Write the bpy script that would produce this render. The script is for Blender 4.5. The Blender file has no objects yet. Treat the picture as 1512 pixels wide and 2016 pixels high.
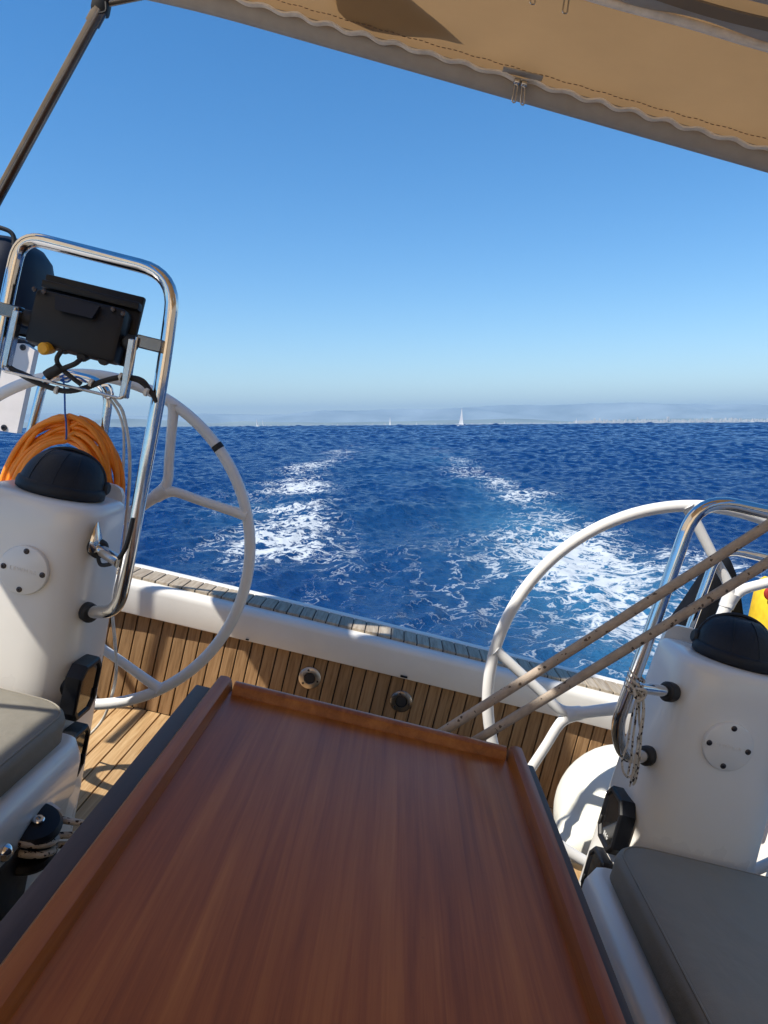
import bpy, bmesh, math, random
import numpy as np
from mathutils import Vector, Matrix, Quaternion
random.seed(7); rng = np.random.default_rng(11)
scene = bpy.context.scene
col = scene.collection
R = math.radians

# ------------------------------------------------------------------ camera, world, sun
EYE = 1.95                                   # height of the eye above the water
FPX, CX, CY = 1514.0, 756.0, 1008.0          # focal length and centre of the photograph, in its pixels
up_c = Vector((0, 171.5/FPX, 1)).cross(Vector((1, 0.0078, 0))).normalized()    # (right, up, ahead) frame
if up_c.y < 0: up_c = -up_c
fwd_c = (Vector((0, 0, 1)) - up_c*up_c.z).normalized()
rgt_c = Vector((up_c.y*fwd_c.z-up_c.z*fwd_c.y, up_c.z*fwd_c.x-up_c.x*fwd_c.z, up_c.x*fwd_c.y-up_c.y*fwd_c.x))
if rgt_c.x < 0: rgt_c = -rgt_c
def c2w(v):                                  # lens frame to world (X right, Y astern, Z up)
    return Vector((v.dot(rgt_c), v.dot(fwd_c), v.dot(up_c)))
cr, cu, cf = c2w(Vector((1,0,0))), c2w(Vector((0,1,0))), c2w(Vector((0,0,1)))
cam_d = bpy.data.cameras.new('camera'); cam = bpy.data.objects.new('camera', cam_d); col.objects.link(cam)
cam_d.sensor_fit = 'VERTICAL'; cam_d.sensor_height = 24.0; cam_d.lens = 24.0*FPX/2016.0
cam_d.clip_start = 0.05; cam_d.clip_end = 90000
m = Matrix.Identity(4)
for i in range(3):
    m[i][0], m[i][1], m[i][2] = cr[i], cu[i], -cf[i]
m[2][3] = EYE
cam.matrix_world = m
scene.camera = cam
scene.render.resolution_x, scene.render.resolution_y = 768, 1024

# boat frame: X to port (right), Y astern, Z up; origin at the eye; heeled to port
HEEL = R(13.6)
aft = c2w(Vector(((793-CX)/FPX, (CY-856)/FPX, 1))).normalized()
tr = c2w(Vector((math.cos(HEEL), -math.sin(HEEL), 0)))
tr = (tr - aft*tr.dot(aft)).normalized()
bup = tr.cross(aft).normalized()
BR = Matrix((tr, aft, bup)).transposed()
BM = Matrix.Translation((0, 0, EYE)) @ BR.to_4x4()
WM = Matrix.Identity(4)
def ray(px, py):
    return BR.transposed() @ c2w(Vector(((px-CX)/FPX, (CY-py)/FPX, 1)))
def at(px, py, Y):                           # a place in the boat seen in direction (px,py), Y metres astern
    d = ray(px, py); return d*(Y/d.y)

def atz(px, py, Z):                          # the same, Z metres above the eye
    d = ray(px, py); return d*(Z/d.z)
SUN_B = Vector((0.96, 0.45, -1.0)).normalized()     # travel of the light in the boat frame
sun_w = (BR @ SUN_B).normalized()
sd = bpy.data.lights.new('sun', 'SUN'); sd.energy = 5.0; sd.angle = R(0.53); sd.color = (1.0, 0.935, 0.83)
so = bpy.data.objects.new('sun', sd); col.objects.link(so)
so.rotation_euler = sun_w.to_track_quat('-Z', 'Y').to_euler(); so.location = (-20, -10, 40)
to_sun = -sun_w
world = bpy.data.worlds.new('World'); scene.world = world; world.use_nodes = True
wn = world.node_tree.nodes; wl = world.node_tree.links
bg = wn['Background']; sky = wn.new('ShaderNodeTexSky'); sky.sky_type = 'NISHITA'; sky.sun_disc = False
sky.sun_elevation = math.asin(to_sun.z); sky.sun_rotation = math.atan2(to_sun.x, to_sun.y)
sky.altitude = 0; sky.air_density = 1.0; sky.dust_density = 0.0; sky.ozone_density = 4.0
hsv = wn.new('ShaderNodeHueSaturation'); hsv.inputs['Saturation'].default_value = 1.30; hsv.inputs['Value'].default_value = 1.0
wl.new(sky.outputs[0], hsv.inputs['Color']); wl.new(hsv.outputs[0], bg.inputs[0]); bg.inputs[1].default_value = 0.115
vs = scene.view_settings; vs.view_transform = 'Standard'; vs.look = 'None'; vs.exposure = 0.55; vs.gamma = 1.0
vs.use_curve_mapping = False
cy = scene.cycles
cy.use_denoising = True; cy.max_bounces = 8; cy.diffuse_bounces = 4; cy.glossy_bounces = 4
cy.transmission_bounces = 6; cy.transparent_max_bounces = 8; cy.volume_bounces = 0
cy.caustics_reflective = False; cy.caustics_refractive = False; cy.sample_clamp_indirect = 6.0

# ------------------------------------------------------------------ helpers: materials
def mat(name): 
    m = bpy.data.materials.new(name); m.use_nodes = True
    return m, m.node_tree.nodes, m.node_tree.links, m.node_tree.nodes['Principled BSDF']
def tex_noise(n, l, scale, detail=4, rough=.55, stretch=(1,1,1), coord='Object', dist=0):
    tc = n.new('ShaderNodeTexCoord'); mp = n.new('ShaderNodeMapping'); mp.inputs['Scale'].default_value = stretch
    nz = n.new('ShaderNodeTexNoise'); nz.inputs['Scale'].default_value = scale
    nz.inputs['Detail'].default_value = detail; nz.inputs['Roughness'].default_value = rough; nz.inputs['Distortion'].default_value = dist
    l.new(tc.outputs[coord], mp.inputs[0]); l.new(mp.outputs[0], nz.inputs['Vector'])
    return nz
def ramp(n, l, src, stops):
    r = n.new('ShaderNodeValToRGB'); e = r.color_ramp.elements
    e[0].position, e[0].color = stops[0][0], (*stops[0][1], 1)
    e[1].position, e[1].color = stops[-1][0], (*stops[-1][1], 1)
    for p, c in stops[1:-1]:
        k = e.new(p); k.color = (*c, 1)
    l.new(src, r.inputs[0]); return r
def bump(n, l, src, bsdf, strength, dist):
    b = n.new('ShaderNodeBump'); b.inputs['Strength'].default_value = strength; b.inputs['Distance'].default_value = dist
    l.new(src, b.inputs['Height']); l.new(b.outputs[0], bsdf.inputs['Normal']); return b
def simple(name, c, rough=.5, metal=0., var=.06, scale=9, bstr=0., bdist=.001, bscale=200, coat=0., spec=.5, stretch=(1,1,1)):
    m, n, l, b = mat(name)
    lo = tuple(max(0, x*(1-var)) for x in c); hi = tuple(min(1, x*(1+var)) for x in c)
    nz = tex_noise(n, l, scale, 5, .6, stretch)
    l.new(ramp(n, l, nz.outputs[0], [(.3, lo), (.7, hi)]).outputs[0], b.inputs['Base Color'])
    rr = n.new('ShaderNodeMapRange'); rr.inputs[3].default_value = max(.02, rough*.8); rr.inputs[4].default_value = min(1, rough*1.25)
    l.new(nz.outputs[0], rr.inputs[0]); l.new(rr.outputs[0], b.inputs['Roughness'])
    b.inputs['Metallic'].default_value = metal; b.inputs['Specular IOR Level'].default_value = spec
    b.inputs['Coat Weight'].default_value = coat; b.inputs['Coat Roughness'].default_value = .08
    if bstr: bump(n, l, tex_noise(n, l, bscale, 2, .5, stretch).outputs[0], b, bstr, bdist)
    return m
def teak(name, stretch, cols, rough=.6):
    m, n, l, b = mat(name)
    oi = n.new('ShaderNodeObjectInfo'); tc = n.new('ShaderNodeTexCoord')
    ad = n.new('ShaderNodeVectorMath'); ad.operation = 'ADD'
    sc = n.new('ShaderNodeVectorMath'); sc.operation = 'SCALE'; sc.inputs['Scale'].default_value = 17.0
    cx = n.new('ShaderNodeCombineXYZ')
    for k in range(3): l.new(oi.outputs['Random'], cx.inputs[k])
    l.new(cx.outputs[0], sc.inputs[0]); l.new(tc.outputs['Object'], ad.inputs[0]); l.new(sc.outputs[0], ad.inputs[1])
    mp = n.new('ShaderNodeMapping'); mp.inputs['Scale'].default_value = stretch; l.new(ad.outputs[0], mp.inputs[0])
    nz = n.new('ShaderNodeTexNoise'); nz.inputs['Scale'].default_value = 1; nz.inputs['Detail'].default_value = 7; nz.inputs['Roughness'].default_value = .62
    nz.inputs['Distortion'].default_value = .4
    l.new(mp.outputs[0], nz.inputs['Vector'])
    r = ramp(n, l, nz.outputs[0], [(.28, cols[0]), (.5, cols[1]), (.75, cols[2])])
    mr = n.new('ShaderNodeMapRange'); mr.inputs[3].default_value = .86; mr.inputs[4].default_value = 1.10
    l.new(oi.outputs['Random'], mr.inputs[0])
    hs = n.new('ShaderNodeHueSaturation'); l.new(r.outputs[0], hs.inputs['Color']); l.new(mr.outputs[0], hs.inputs['Value'])
    l.new(hs.outputs[0], b.inputs['Base Color']); b.inputs['Roughness'].default_value = rough; b.inputs['Specular IOR Level'].default_value = .3
    bump(n, l, nz.outputs[0], b, .35, .0012)
    return m
M_gel = simple('gelcoat', (.73, .71, .665), .28, var=.03, scale=3, coat=.3)
M_gel2 = simple('gelcoat_deck', (.72, .70, .655), .38, var=.05, scale=6, coat=.15)
M_wheel = simple('wheel_coating', (.72, .72, .71), .3, var=.03, scale=12, bstr=.15, bdist=.0006, bscale=500)
M_steel = simple('stainless_steel', (.66, .65, .64), .09, metal=1., var=.05, scale=40)
M_steel2 = simple('brushed_steel', (.5, .5, .5), .25, metal=1., var=.15, scale=60)
M_steel_dull = simple('tarnished_tube', (.20, .185, .175), .24, metal=1., var=.12, scale=30)
M_black = simple('black_plastic', (.006, .0065, .009), .45, spec=.3, var=.3, scale=30, bstr=.2, bdist=.0004, bscale=900)
M_rubber = simple('black_rubber', (.016, .016, .017), .6, var=.2, scale=40)
M_glass = simple('dark_display_glass', (.01, .01, .011), .05, var=.1, spec=.6)
M_vinyl = simple('black_vinyl_cover', (.010, .012, .017), .55, spec=.35, var=.25, scale=25, bstr=.5, bdist=.0012, bscale=160)
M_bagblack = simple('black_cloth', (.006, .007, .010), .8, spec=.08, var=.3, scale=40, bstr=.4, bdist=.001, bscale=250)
M_yellow = simple('yellow_cloth', (.75, .50, .02), .7, var=.15, scale=30, bstr=.4, bdist=.001, bscale=200)
M_yellow_cap = simple('yellow_cap', (.70, .36, .015), .45, var=.1, scale=60)
M_red = simple('red_print', (.35, .03, .02), .6, var=.15)
M_orange = simple('orange_cable', (.90, .255, .010), .42, var=.12, scale=25)
M_blue = simple('blue_cord', (.02, .10, .35), .7, var=.2, scale=80)
M_whitecord = simple('white_cord', (.70, .68, .62), .7, var=.12, scale=60)
M_fender = simple('white_fender_vinyl', (.76, .75, .66), .42, var=.04, scale=7, coat=.1)
M_whiteboard = simple('white_board', (.74, .68, .63), .55, var=.05, scale=20)
M_motor = simple('navy_motor_cowl', (.008, .011, .022), .5, spec=.25, var=.2, scale=12)
M_caulk = simple('black_caulk', (.012, .011, .010), .7, var=.2, scale=40)
M_brass = simple('weathered_bronze', (.50, .44, .38), .3, metal=1., var=.15, scale=60)
M_screw = simple('dark_screw', (.07, .06, .06), .35, metal=.9, var=.3, scale=120)
M_cush = simple('grey_cushion_vinyl', (.215, .200, .165), .62, var=.07, scale=18)
def _wrinkle(m):
    n, l = m.node_tree.nodes, m.node_tree.links; b = n['Principled BSDF']
    b1 = bump(n, l, tex_noise(n, l, 420, 2, .5).outputs[0], b, .4, .0008)
    b2 = n.new('ShaderNodeBump'); b2.inputs['Strength'].default_value = .5; b2.inputs['Distance'].default_value = .012
    l.new(tex_noise(n, l, 5.5, 4, .6, (1, .6, 1), dist=.8).outputs[0], b2.inputs['Height']); l.new(b2.outputs[0], b1.inputs['Normal'])
_wrinkle(M_cush)
M_leaf = simple('dark_table_leaf', (.062, .047, .047), .55, spec=.25, var=.3, scale=8, stretch=(8, .6, 8), bstr=.1, bdist=.001, bscale=60)
M_hem = simple('grey_sleeve_cloth', (.36, .345, .33), .85, var=.08, scale=30, bstr=.5, bdist=.001, bscale=500)
M_zip = simple('light_zip_tape', (.80, .75, .68), .8, var=.12, scale=60, bstr=.5, bdist=.001, bscale=500)
M_thread = simple('brown_thread', (.20, .13, .075), .8)
M_strap = simple('brown_strap', (.20, .15, .10), .8, var=.1, scale=30)
M_hull = simple('white_hull', (.76, .76, .74), .3, var=.03)

M_teakwall = teak('teak_wall', (90, 90, 7), [(.17, .095, .042), (.31, .185, .088), (.41, .26, .135)])
M_teakcap = teak('teak_cap_weathered', (110, 8, 60), [(.22, .17, .12), (.36, .30, .225), (.47, .41, .32)], .75)
M_teaksole = teak('teak_sole', (110, 5, 60), [(.30, .17, .07), (.50, .32, .155), (.62, .44, .24)])

def cloth_translucent(name, c, tr=.5):
    m, n, l, b = mat(name)
    nz = tex_noise(n, l, 5, 6, .6)
    lo = tuple(x*.94 for x in c); hi = tuple(min(1, x*1.05) for x in c)
    cr_ = ramp(n, l, nz.outputs[0], [(.3, lo), (.7, hi)])
    wv = tex_noise(n, l, 700, 2, .5)
    b.inputs['Roughness'].default_value = .9; b.inputs['Specular IOR Level'].default_value = .15
    l.new(cr_.outputs[0], b.inputs['Base Color']); bp_ = bump(n, l, wv.outputs[0], b, .4, .0008)
    t = n.new('ShaderNodeBsdfTranslucent'); l.new(cr_.outputs[0], t.inputs['Color'])
    mx = n.new('ShaderNodeMixShader'); mx.inputs[0].default_value = tr
    l.new(b.outputs[0], mx.inputs[1]); l.new(t.outputs[0], mx.inputs[2])
    l.new(mx.outputs[0], n['Material Output'].inputs['Surface'])
    return m
M_sail = cloth_translucent('white_sail', (.86, .86, .84), .35)
M_canvas = cloth_translucent('tan_canvas', (.50, .312, .150), .27)
M_hood = cloth_translucent('cream_hood_canvas', (.86, .64, .40), .72)
M_added_screen = cloth_translucent('added_screen_canvas', (.88, .68, .45), .75)  # for the added screens; cream and translucent to throw warm light inboard

def mahogany(name, dark=1.0, stretch=(58, 1.5, 58)):
    m, n, l, b = mat(name)
    a1 = tex_noise(n, l, 1, 8, .6, stretch, dist=.5)
    a2 = tex_noise(n, l, 1, 3, .5, (5, .7, 5), dist=.6)
    a3 = tex_noise(n, l, 1, 6, .65, (330, 6, 330))
    mx = n.new('ShaderNodeMath'); mx.operation = 'MULTIPLY_ADD'; mx.inputs[1].default_value = .45
    l.new(a1.outputs[0], mx.inputs[0])
    m2 = n.new('ShaderNodeMath'); m2.operation = 'MULTIPLY_ADD'; m2.inputs[1].default_value = .42
    l.new(a2.outputs[0], m2.inputs[0])
    m3 = n.new('ShaderNodeMath'); m3.operation = 'MULTIPLY'; m3.inputs[1].default_value = .16
    l.new(a3.outputs[0], m3.inputs[0]); l.new(m3.outputs[0], m2.inputs[2]); l.new(m2.outputs[0], mx.inputs[2])
    d = dark
    r = ramp(n, l, mx.outputs[0], [(.36, (.125*d, .034*d, .008*d)), (.52, (.245*d, .080*d, .018*d)), (.68, (.355*d, .136*d, .034*d))])
    # small dents and specks
    vo = n.new('ShaderNodeTexVoronoi'); vo.inputs['Scale'].default_value = 9
    tc = n.new('ShaderNodeTexCoord'); l.new(tc.outputs['Object'], vo.inputs['Vector'])
    sp = ramp(n, l, vo.outputs['Distance'], [(.018, (.35, .35, .35)), (.04, (1, 1, 1))])
    mc = n.new('ShaderNodeMixRGB'); mc.blend_type = 'MULTIPLY'; mc.inputs[0].default_value = .8
    l.new(r.outputs[0], mc.inputs[1]); l.new(sp.outputs[0], mc.inputs[2])
    l.new(mc.outputs[0], b.inputs['Base Color'])
    sm = tex_noise(n, l, 6, 5, .6)
    rr = n.new('ShaderNodeMapRange'); rr.inputs[3].default_value = .22; rr.inputs[4].default_value = .42; l.new(sm.outputs[0], rr.inputs[0])
    l.new(rr.outputs[0], b.inputs['Roughness']); b.inputs['Specular IOR Level'].default_value = .18
    b.inputs['Coat Weight'].default_value = .05; b.inputs['Coat Roughness'].default_value = .2
    bump(n, l, a3.outputs[0], b, .12, .0006)
    return m
M_mah = mahogany('varnished_mahogany', 1.0)
M_mahf = mahogany('mahogany_edge_strip', 1.0, (40, 2, 40))
def rope_mat(name, base, fleck, fs=140, thr=.10):
    m, n, l, b = mat(name)
    vo = n.new('ShaderNodeTexVoronoi'); vo.inputs['Scale'].default_value = fs
    tc = n.new('ShaderNodeTexCoord'); l.new(tc.outputs['Object'], vo.inputs['Vector'])
    gt = n.new('ShaderNodeMath'); gt.operation = 'GREATER_THAN'; gt.inputs[1].default_value = 1-thr
    sx = n.new('ShaderNodeSeparateColor'); l.new(vo.outputs['Color'], sx.inputs[0]); l.new(sx.outputs[0], gt.inputs[0])
    nz = tex_noise(n, l, 60, 4, .6)
    c = ramp(n, l, nz.outputs[0], [(.3, tuple(x*.82 for x in base)), (.7, tuple(x*1.12 for x in base))])
    mx = n.new('ShaderNodeMixRGB'); l.new(gt.outputs[0], mx.inputs[0]); l.new(c.outputs[0], mx.inputs[1]); mx.inputs[2].default_value = (*fleck, 1)
    l.new(mx.outputs[0], b.inputs['Base Color']); b.inputs['Roughness'].default_value = .85; b.inputs['Specular IOR Level'].default_value = .2
    bump(n, l, tex_noise(n, l, 650, 2, .5).outputs[0], b, .7, .0015)
    return m
M_rope = rope_mat('beige_braided_rope', (.40, .335, .275), (.10, .075, .06), 220, .03)
M_cord = rope_mat('flecked_thin_cord', (.60, .53, .43), (.05, .035, .03), 210, .16)

# ------------------------------------------------------------------ helpers: geometry (coordinates in the boat frame unless told)
class MB:
    def __init__(s): s.v = []; s.f = []
    def add(s, vs_, fs):
        o = len(s.v); s.v += [Vector(p) for p in vs_]; s.f += [[i+o for i in f] for f in fs]; return s
    def box(s, lo, hi):
        x0,y0,z0 = lo; x1,y1,z1 = hi
        return s.add([(x0,y0,z0),(x1,y0,z0),(x1,y1,z0),(x0,y1,z0),(x0,y0,z1),(x1,y0,z1),(x1,y1,z1),(x0,y1,z1)],
                     [(0,3,2,1),(4,5,6,7),(0,1,5,4),(1,2,6,5),(2,3,7,6),(3,0,4,7)])
    def rbox(s, c, size, r=.005, seg=2, rot=None):
        bm = bmesh.new(); bmesh.ops.create_cube(bm, size=1)
        for v in bm.verts: v.co = Vector((v.co.x*size[0], v.co.y*size[1], v.co.z*size[2]))
        bmesh.ops.bevel(bm, geom=bm.edges[:], offset=r, segments=seg, profile=.5, affect='EDGES')
        bm.verts.index_update(); q = rot or Matrix.Identity(3); c = Vector(c)
        s.add([q @ v.co + c for v in bm.verts], [[v.index for v in f.verts] for f in bm.faces]); bm.free(); return s
    def tube(s, pts, r, seg=12, caps=True, closed=False, squash=1.0):
        pts = [Vector(p) for p in pts]; n = len(pts)
        rs = r if isinstance(r, (list, tuple)) else [r]*n
        T = []
        for i in range(n):
            a = pts[(i-1) % n] if (closed or i > 0) else pts[0]
            b = pts[(i+1) % n] if (closed or i < n-1) else pts[-1]
            T.append((b-a).normalized())
        ref = Vector((0,0,1)) if abs(T[0].z) < .9 else Vector((1,0,0))
        N = (ref - T[0]*ref.dot(T[0])).normalized(); vs_ = []
        for i in range(n):
            N = (N - T[i]*N.dot(T[i]))
            N = N.normalized() if N.length > 1e-6 else T[i].orthogonal().normalized()
            Bn = T[i].cross(N)
            for k in range(seg):
                a = 2*math.pi*k/seg
                vs_.append(pts[i] + (N*math.cos(a)*squash + Bn*math.sin(a))*rs[i])
        fs = []
        for i in range(n if closed else n-1):
            j = (i+1) % n
            for k in range(seg):
                k2 = (k+1) % seg
                fs.append((i*seg+k, i*seg+k2, j*seg+k2, j*seg+k))
        if caps and not closed:
            fs.append(tuple(range(seg-1, -1, -1))); fs.append(tuple((n-1)*seg+k for k in range(seg)))
        return s.add(vs_, fs)
    def lathe(s, c, axis, prof, seg=24, cap=True):
        c = Vector(c); ax = Vector(axis).normalized(); u = ax.orthogonal().normalized(); w = ax.cross(u); vs_ = []; fs = []
        for (rr, h) in prof:
            for k in range(seg):
                a = 2*math.pi*k/seg
                vs_.append(c + ax*h + (u*math.cos(a)+w*math.sin(a))*rr)
        for i in range(len(prof)-1):
            for k in range(seg):
                k2 = (k+1) % seg; fs.append((i*seg+k, i*seg+k2, (i+1)*seg+k2, (i+1)*seg+k))
        if cap:
            fs.append(tuple(range(seg-1, -1, -1))); fs.append(tuple((len(prof)-1)*seg+k for k in range(seg)))
        return s.add(vs_, fs)
    def loft(s, rings, cap=True):
        n = len(rings[0]); vs_ = [p for r_ in rings for p in r_]; fs = []
        for i in range(len(rings)-1):
            for k in range(n):
                k2 = (k+1) % n; fs.append((i*n+k, i*n+k2, (i+1)*n+k2, (i+1)*n+k))
        if cap:
            fs.append(tuple(range(n-1, -1, -1))); fs.append(tuple((len(rings)-1)*n+k for k in range(n)))
        return s.add(vs_, fs)
    def grid(s, P, nu, nv, skip=None):
        vs_ = [P(i, j) for i in range(nu+1) for j in range(nv+1)]
        fs = [(i*(nv+1)+j, (i+1)*(nv+1)+j, (i+1)*(nv+1)+j+1, i*(nv+1)+j+1) for i in range(nu) for j in range(nv) if not (skip and skip(i, j))]
        return s.add(vs_, fs)
def catmull(pts, per=8, closed=False):
    pts = [Vector(p) for p in pts]; n = len(pts); out = []
    for i in range(n if closed else n-1):
        g = lambda k: pts[k % n] if closed else pts[min(max(k, 0), n-1)]
        p0, p1, p2, p3 = g(i-1), g(i), g(i+1), g(i+2)
        for k in range(per):
            t = k/per
            out.append(.5*((2*p1)+(p2-p0)*t+(2*p0-5*p1+4*p2-p3)*t*t+(3*p1-p0-3*p2+p3)*t**3))
    if not closed: out.append(pts[-1])
    return out
def fillet(pts, r, per=7):
    pts = [Vector(p) for p in pts]; out = [pts[0]]
    for i in range(1, len(pts)-1):
        p = pts[i]; a = (pts[i-1]-p); b = (pts[i+1]-p)
        rr = r[i-1] if isinstance(r, (list, tuple)) else r
        d = min(rr, a.length*.49, b.length*.49); A = p+a.normalized()*d; Bq = p+b.normalized()*d
        for k in range(per+1):
            t = k/per; out.append(A*(1-t)**2 + p*2*t*(1-t) + Bq*t*t)
    out.append(pts[-1]); return out
def make_mesh(name, mb, mt, base=(0,0,0), sharp=38):
    me = bpy.data.meshes.new(name); b = Vector(base)
    me.from_pydata([tuple(p-b) for p in mb.v], [], mb.f)
    me.materials.append(mt)
    bm = bmesh.new(); bm.from_mesh(me); bmesh.ops.recalc_face_normals(bm, faces=bm.faces); bm.to_mesh(me); bm.free()
    me.polygons.foreach_set('use_smooth', [True]*len(me.polygons))
    me.set_sharp_from_angle(angle=R(sharp)); me.update(); return me
def tag(o, label=None, cat=None, group=None, kind=None):
    if label: o['label'] = label
    if cat: o['category'] = cat
    if group: o['group'] = group
    if kind: o['kind'] = kind
    return o
BASES = {}
def thing(name, label, cat, base=(0,0,0), group=None, frame=None, kind=None):
    o = bpy.data.objects.new(name, None); col.objects.link(o); o.empty_display_size = .05
    o.matrix_world = (BM if frame is None else frame) @ Matrix.Translation(Vector(base))
    BASES[o.name] = Vector(base)
    return tag(o, label, cat, group, kind)
def part(name, mb, mt, parent, label=None, sharp=38):
    root = parent
    while root.parent: root = root.parent
    o = bpy.data.objects.new(name, make_mesh(name, mb, mt, BASES[root.name], sharp)); col.objects.link(o)
    o.parent = parent
    if label: o['label'] = label
    return o
def solo(name, mb, mt, base=(0,0,0), label=None, cat=None, group=None, kind=None, frame=None, sharp=38):
    o = bpy.data.objects.new(name, make_mesh(name, mb, mt, base, sharp)); col.objects.link(o)
    o.matrix_world = (BM if frame is None else frame) @ Matrix.Translation(Vector(base)); BASES[o.name] = Vector(base)
    return tag(o, label, cat, group, kind)

# ------------------------------------------------------------------ sea
RE = 6371000.0
def drop(r2): return -r2/(2*RE)
nr = 1150
rad = np.concatenate([[0.6, 1.2, 2.0], np.geomspace(2.8, 7500, nr)])
ang_d = np.linspace(R(-34), R(34), 560)
ang_c = np.linspace(R(34), R(326), 50)[1:-1]
ang = np.concatenate([ang_d, ang_c])                       # measured clockwise from straight astern
RR, AA = np.meshgrid(rad, ang, indexing='ij')
X = RR*np.sin(AA); Y = RR*np.cos(AA)
dr = np.gradient(rad)[:, None]*np.ones_like(RR)
Z = drop(RR**2); DX = np.zeros_like(X); DY = np.zeros_like(Y)
dense = (np.arange(len(ang)) < 560)[None, :]
nw = 120
lam = np.geomspace(.16, 12.0, nw)*rng.uniform(.93, 1.07, nw)
Xd, Yd, drd = X[:, :560], Y[:, :560], dr[:, :560]
zz = np.zeros_like(Xd); ddx = np.zeros_like(Xd); ddy = np.zeros_like(Xd)
gust = .8+.35*np.sin(Xd*.11+1.3+np.sin(Yd*.05)*1.5)*np.sin(Yd*.083+.4)
for i in range(nw):
    th = rng.normal(R(72), R(38)) if lam[i] < 3 else rng.normal(R(64), R(22))
    k = 2*math.pi/lam[i]; kx, ky = k*math.cos(R(90)-th), k*math.sin(R(90)-th)
    kx, ky = k*math.sin(th), -k*math.cos(th)
    s = .060 if lam[i] < .32 else .034 if lam[i] < .8 else (.017 if lam[i] < 2.5 else (.013 if lam[i] < 6 else .009))
    a = s*lam[i]/(2*math.pi)
    damp = np.clip(lam[i]/(2.2*drd)-1, 0, 1)
    ph = kx*Xd + ky*Yd + rng.uniform(0, 6.28)
    w = a*damp*gust; c_, s_ = np.cos(ph), np.sin(ph)
    zz += w*c_; ddx -= w*s_*kx/k*.9; ddy -= w*s_*ky/k*.9
# the boat's own stern waves
for lamb, amp, x0, wd in ((4.2, .055, -3.0, 2.0), (4.2, .06, 3.1, 1.9), (6.0, .05, 0, 2.6)):
    env = amp*np.exp(-((Xd-x0)/wd)**2)*np.exp(-Yd/45.)*(Yd > 2)
    zz += env*np.cos(2*math.pi/lamb*(Yd + .35*np.abs(Xd)) + x0)
# unresolved chop far out: rough facets on the scale of the mesh
rough = rng.normal(0, 1, Xd.shape)
for _ in range(4): rough[:, 1:-1] = rough[:, :-2]+rough[:, 1:-1]+rough[:, 2:]; rough /= rough.std()
zz += rough*np.clip(RR[:, :560]/12-.35, 0, 1)*np.minimum(.125*drd, .8)*(.75+.5*gust-.3)
# relief where the wake breaks
def fnoise(x, y, seed, octs=4, base=1.0):
    r_ = np.random.default_rng(seed); o = np.zeros_like(x); amp = 1; f = base
    for _ in range(octs):
        for _k in range(4):
            t = r_.uniform(0, 6.28); o += amp*.5*np.sin(f*(x*math.cos(t)+y*math.sin(t))+r_.uniform(0, 6.28)+.9*np.sin(f*.7*(y*math.cos(t)-x*math.sin(t))+r_.uniform(0, 6.28)))
        amp *= .55; f *= 2.1
    return o
n1 = fnoise(Xd, Yd*.6, 3, 3, .9); n2 = fnoise(Xd, Yd*.45, 8, 3, .5)
def band(x0, w, y0, y1, y2, g):
    fade = np.clip((Yd-y0)/2.0, 0, 1)*np.where(Yd < y1, 1.0, np.exp(-(Yd-y1)/y2))
    return g*np.exp(-(((Xd-x0)/w)**2))*fade
left = band(-1.0-.080*np.minimum(Yd, 26)+.25*np.sin(Yd*.31), 1.15+.014*Yd, 3, 14, 50, .86)
left2 = band(-4.6-.03*Yd, 1.5, 4, 12, 10, .72)
right = band(1.5+.12*np.minimum(Yd, 14)+.02*Yd+.3*np.sin(Yd*.33+1), .85+.016*Yd, 3, 13, 40, .78)
right2 = band(4.3+.01*Yd, 1.1, 8, 14, 8, .55)
mid = band(.9, .9, 4, 12, 8, .27) + band(-1.5, 1.1, 3, 10, 5, .62)
foam = np.clip(left*(.80+.35*n1) + left2*(.5+.45*n2) + right*(.92+.24*n1) + right2*(.5+.5*n1) + mid*(.6+.5*n2), 0, 1.15)
aer = np.clip(.6*band(2.5, 1.3, 2, 8, 7, 1.0) + .45*band(2.9+.02*Yd, 1.2, 3, 30, 30, 1.0) + .35*band(-2.7-.02*Yd, 1.5, 3, 16, 20, 1.0) + .15*band(.3, 2.4, 3, 30, 40, 1.0), 0, 1)
aer = np.clip(aer*(.45+.2*n2), 0, 1)
zz += .035*foam*n1*np.exp(-Yd/30)
X[:, :560] += ddx; Y[:, :560] += ddy; Z[:, :560] += zz
F = np.zeros_like(X); F[:, :560] = foam; A = np.zeros_like(X); A[:, :560] = aer
na = len(ang); nR = len(rad)
verts = np.stack([X.ravel(), Y.ravel(), Z.ravel()], 1)
ii, jj = np.meshgrid(np.arange(nR-1), np.arange(na), indexing='ij'); j2 = (jj+1) % na
quads = np.stack([ii*na+jj, ii*na+j2, (ii+1)*na+j2, (ii+1)*na+jj], -1).reshape(-1, 4)
verts = np.vstack([verts, [[0, 0, 0]]]); cidx = len(verts)-1
me = bpy.data.meshes.new('sea')
tri = np.array([[j, cidx, (j+1) % na] for j in range(na)])
me.vertices.add(len(verts)); me.vertices.foreach_set('co', verts.astype(np.float32).ravel())
nl = quads.size + tri.size; me.loops.add(nl)
me.loops.foreach_set('vertex_index', np.concatenate([quads[:, ::-1].ravel(), tri[:, ::-1].ravel()]).astype(np.int32))
npoly = len(quads)+len(tri); me.polygons.add(npoly)
starts = np.concatenate([np.arange(len(quads))*4, len(quads)*4+np.arange(len(tri))*3]).astype(np.int32)
me.polygons.foreach_set('loop_start', starts)
me.polygons.foreach_set('use_smooth', np.ones(npoly, dtype=bool))
me.update(calc_edges=True); me.validate()
for nm, arr in (('foam', F), ('aer', A)):
    at_ = me.attributes.new(nm, 'FLOAT', 'POINT'); at_.data.foreach_set('value', np.append(arr.ravel(), 0).astype(np.float32))
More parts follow.
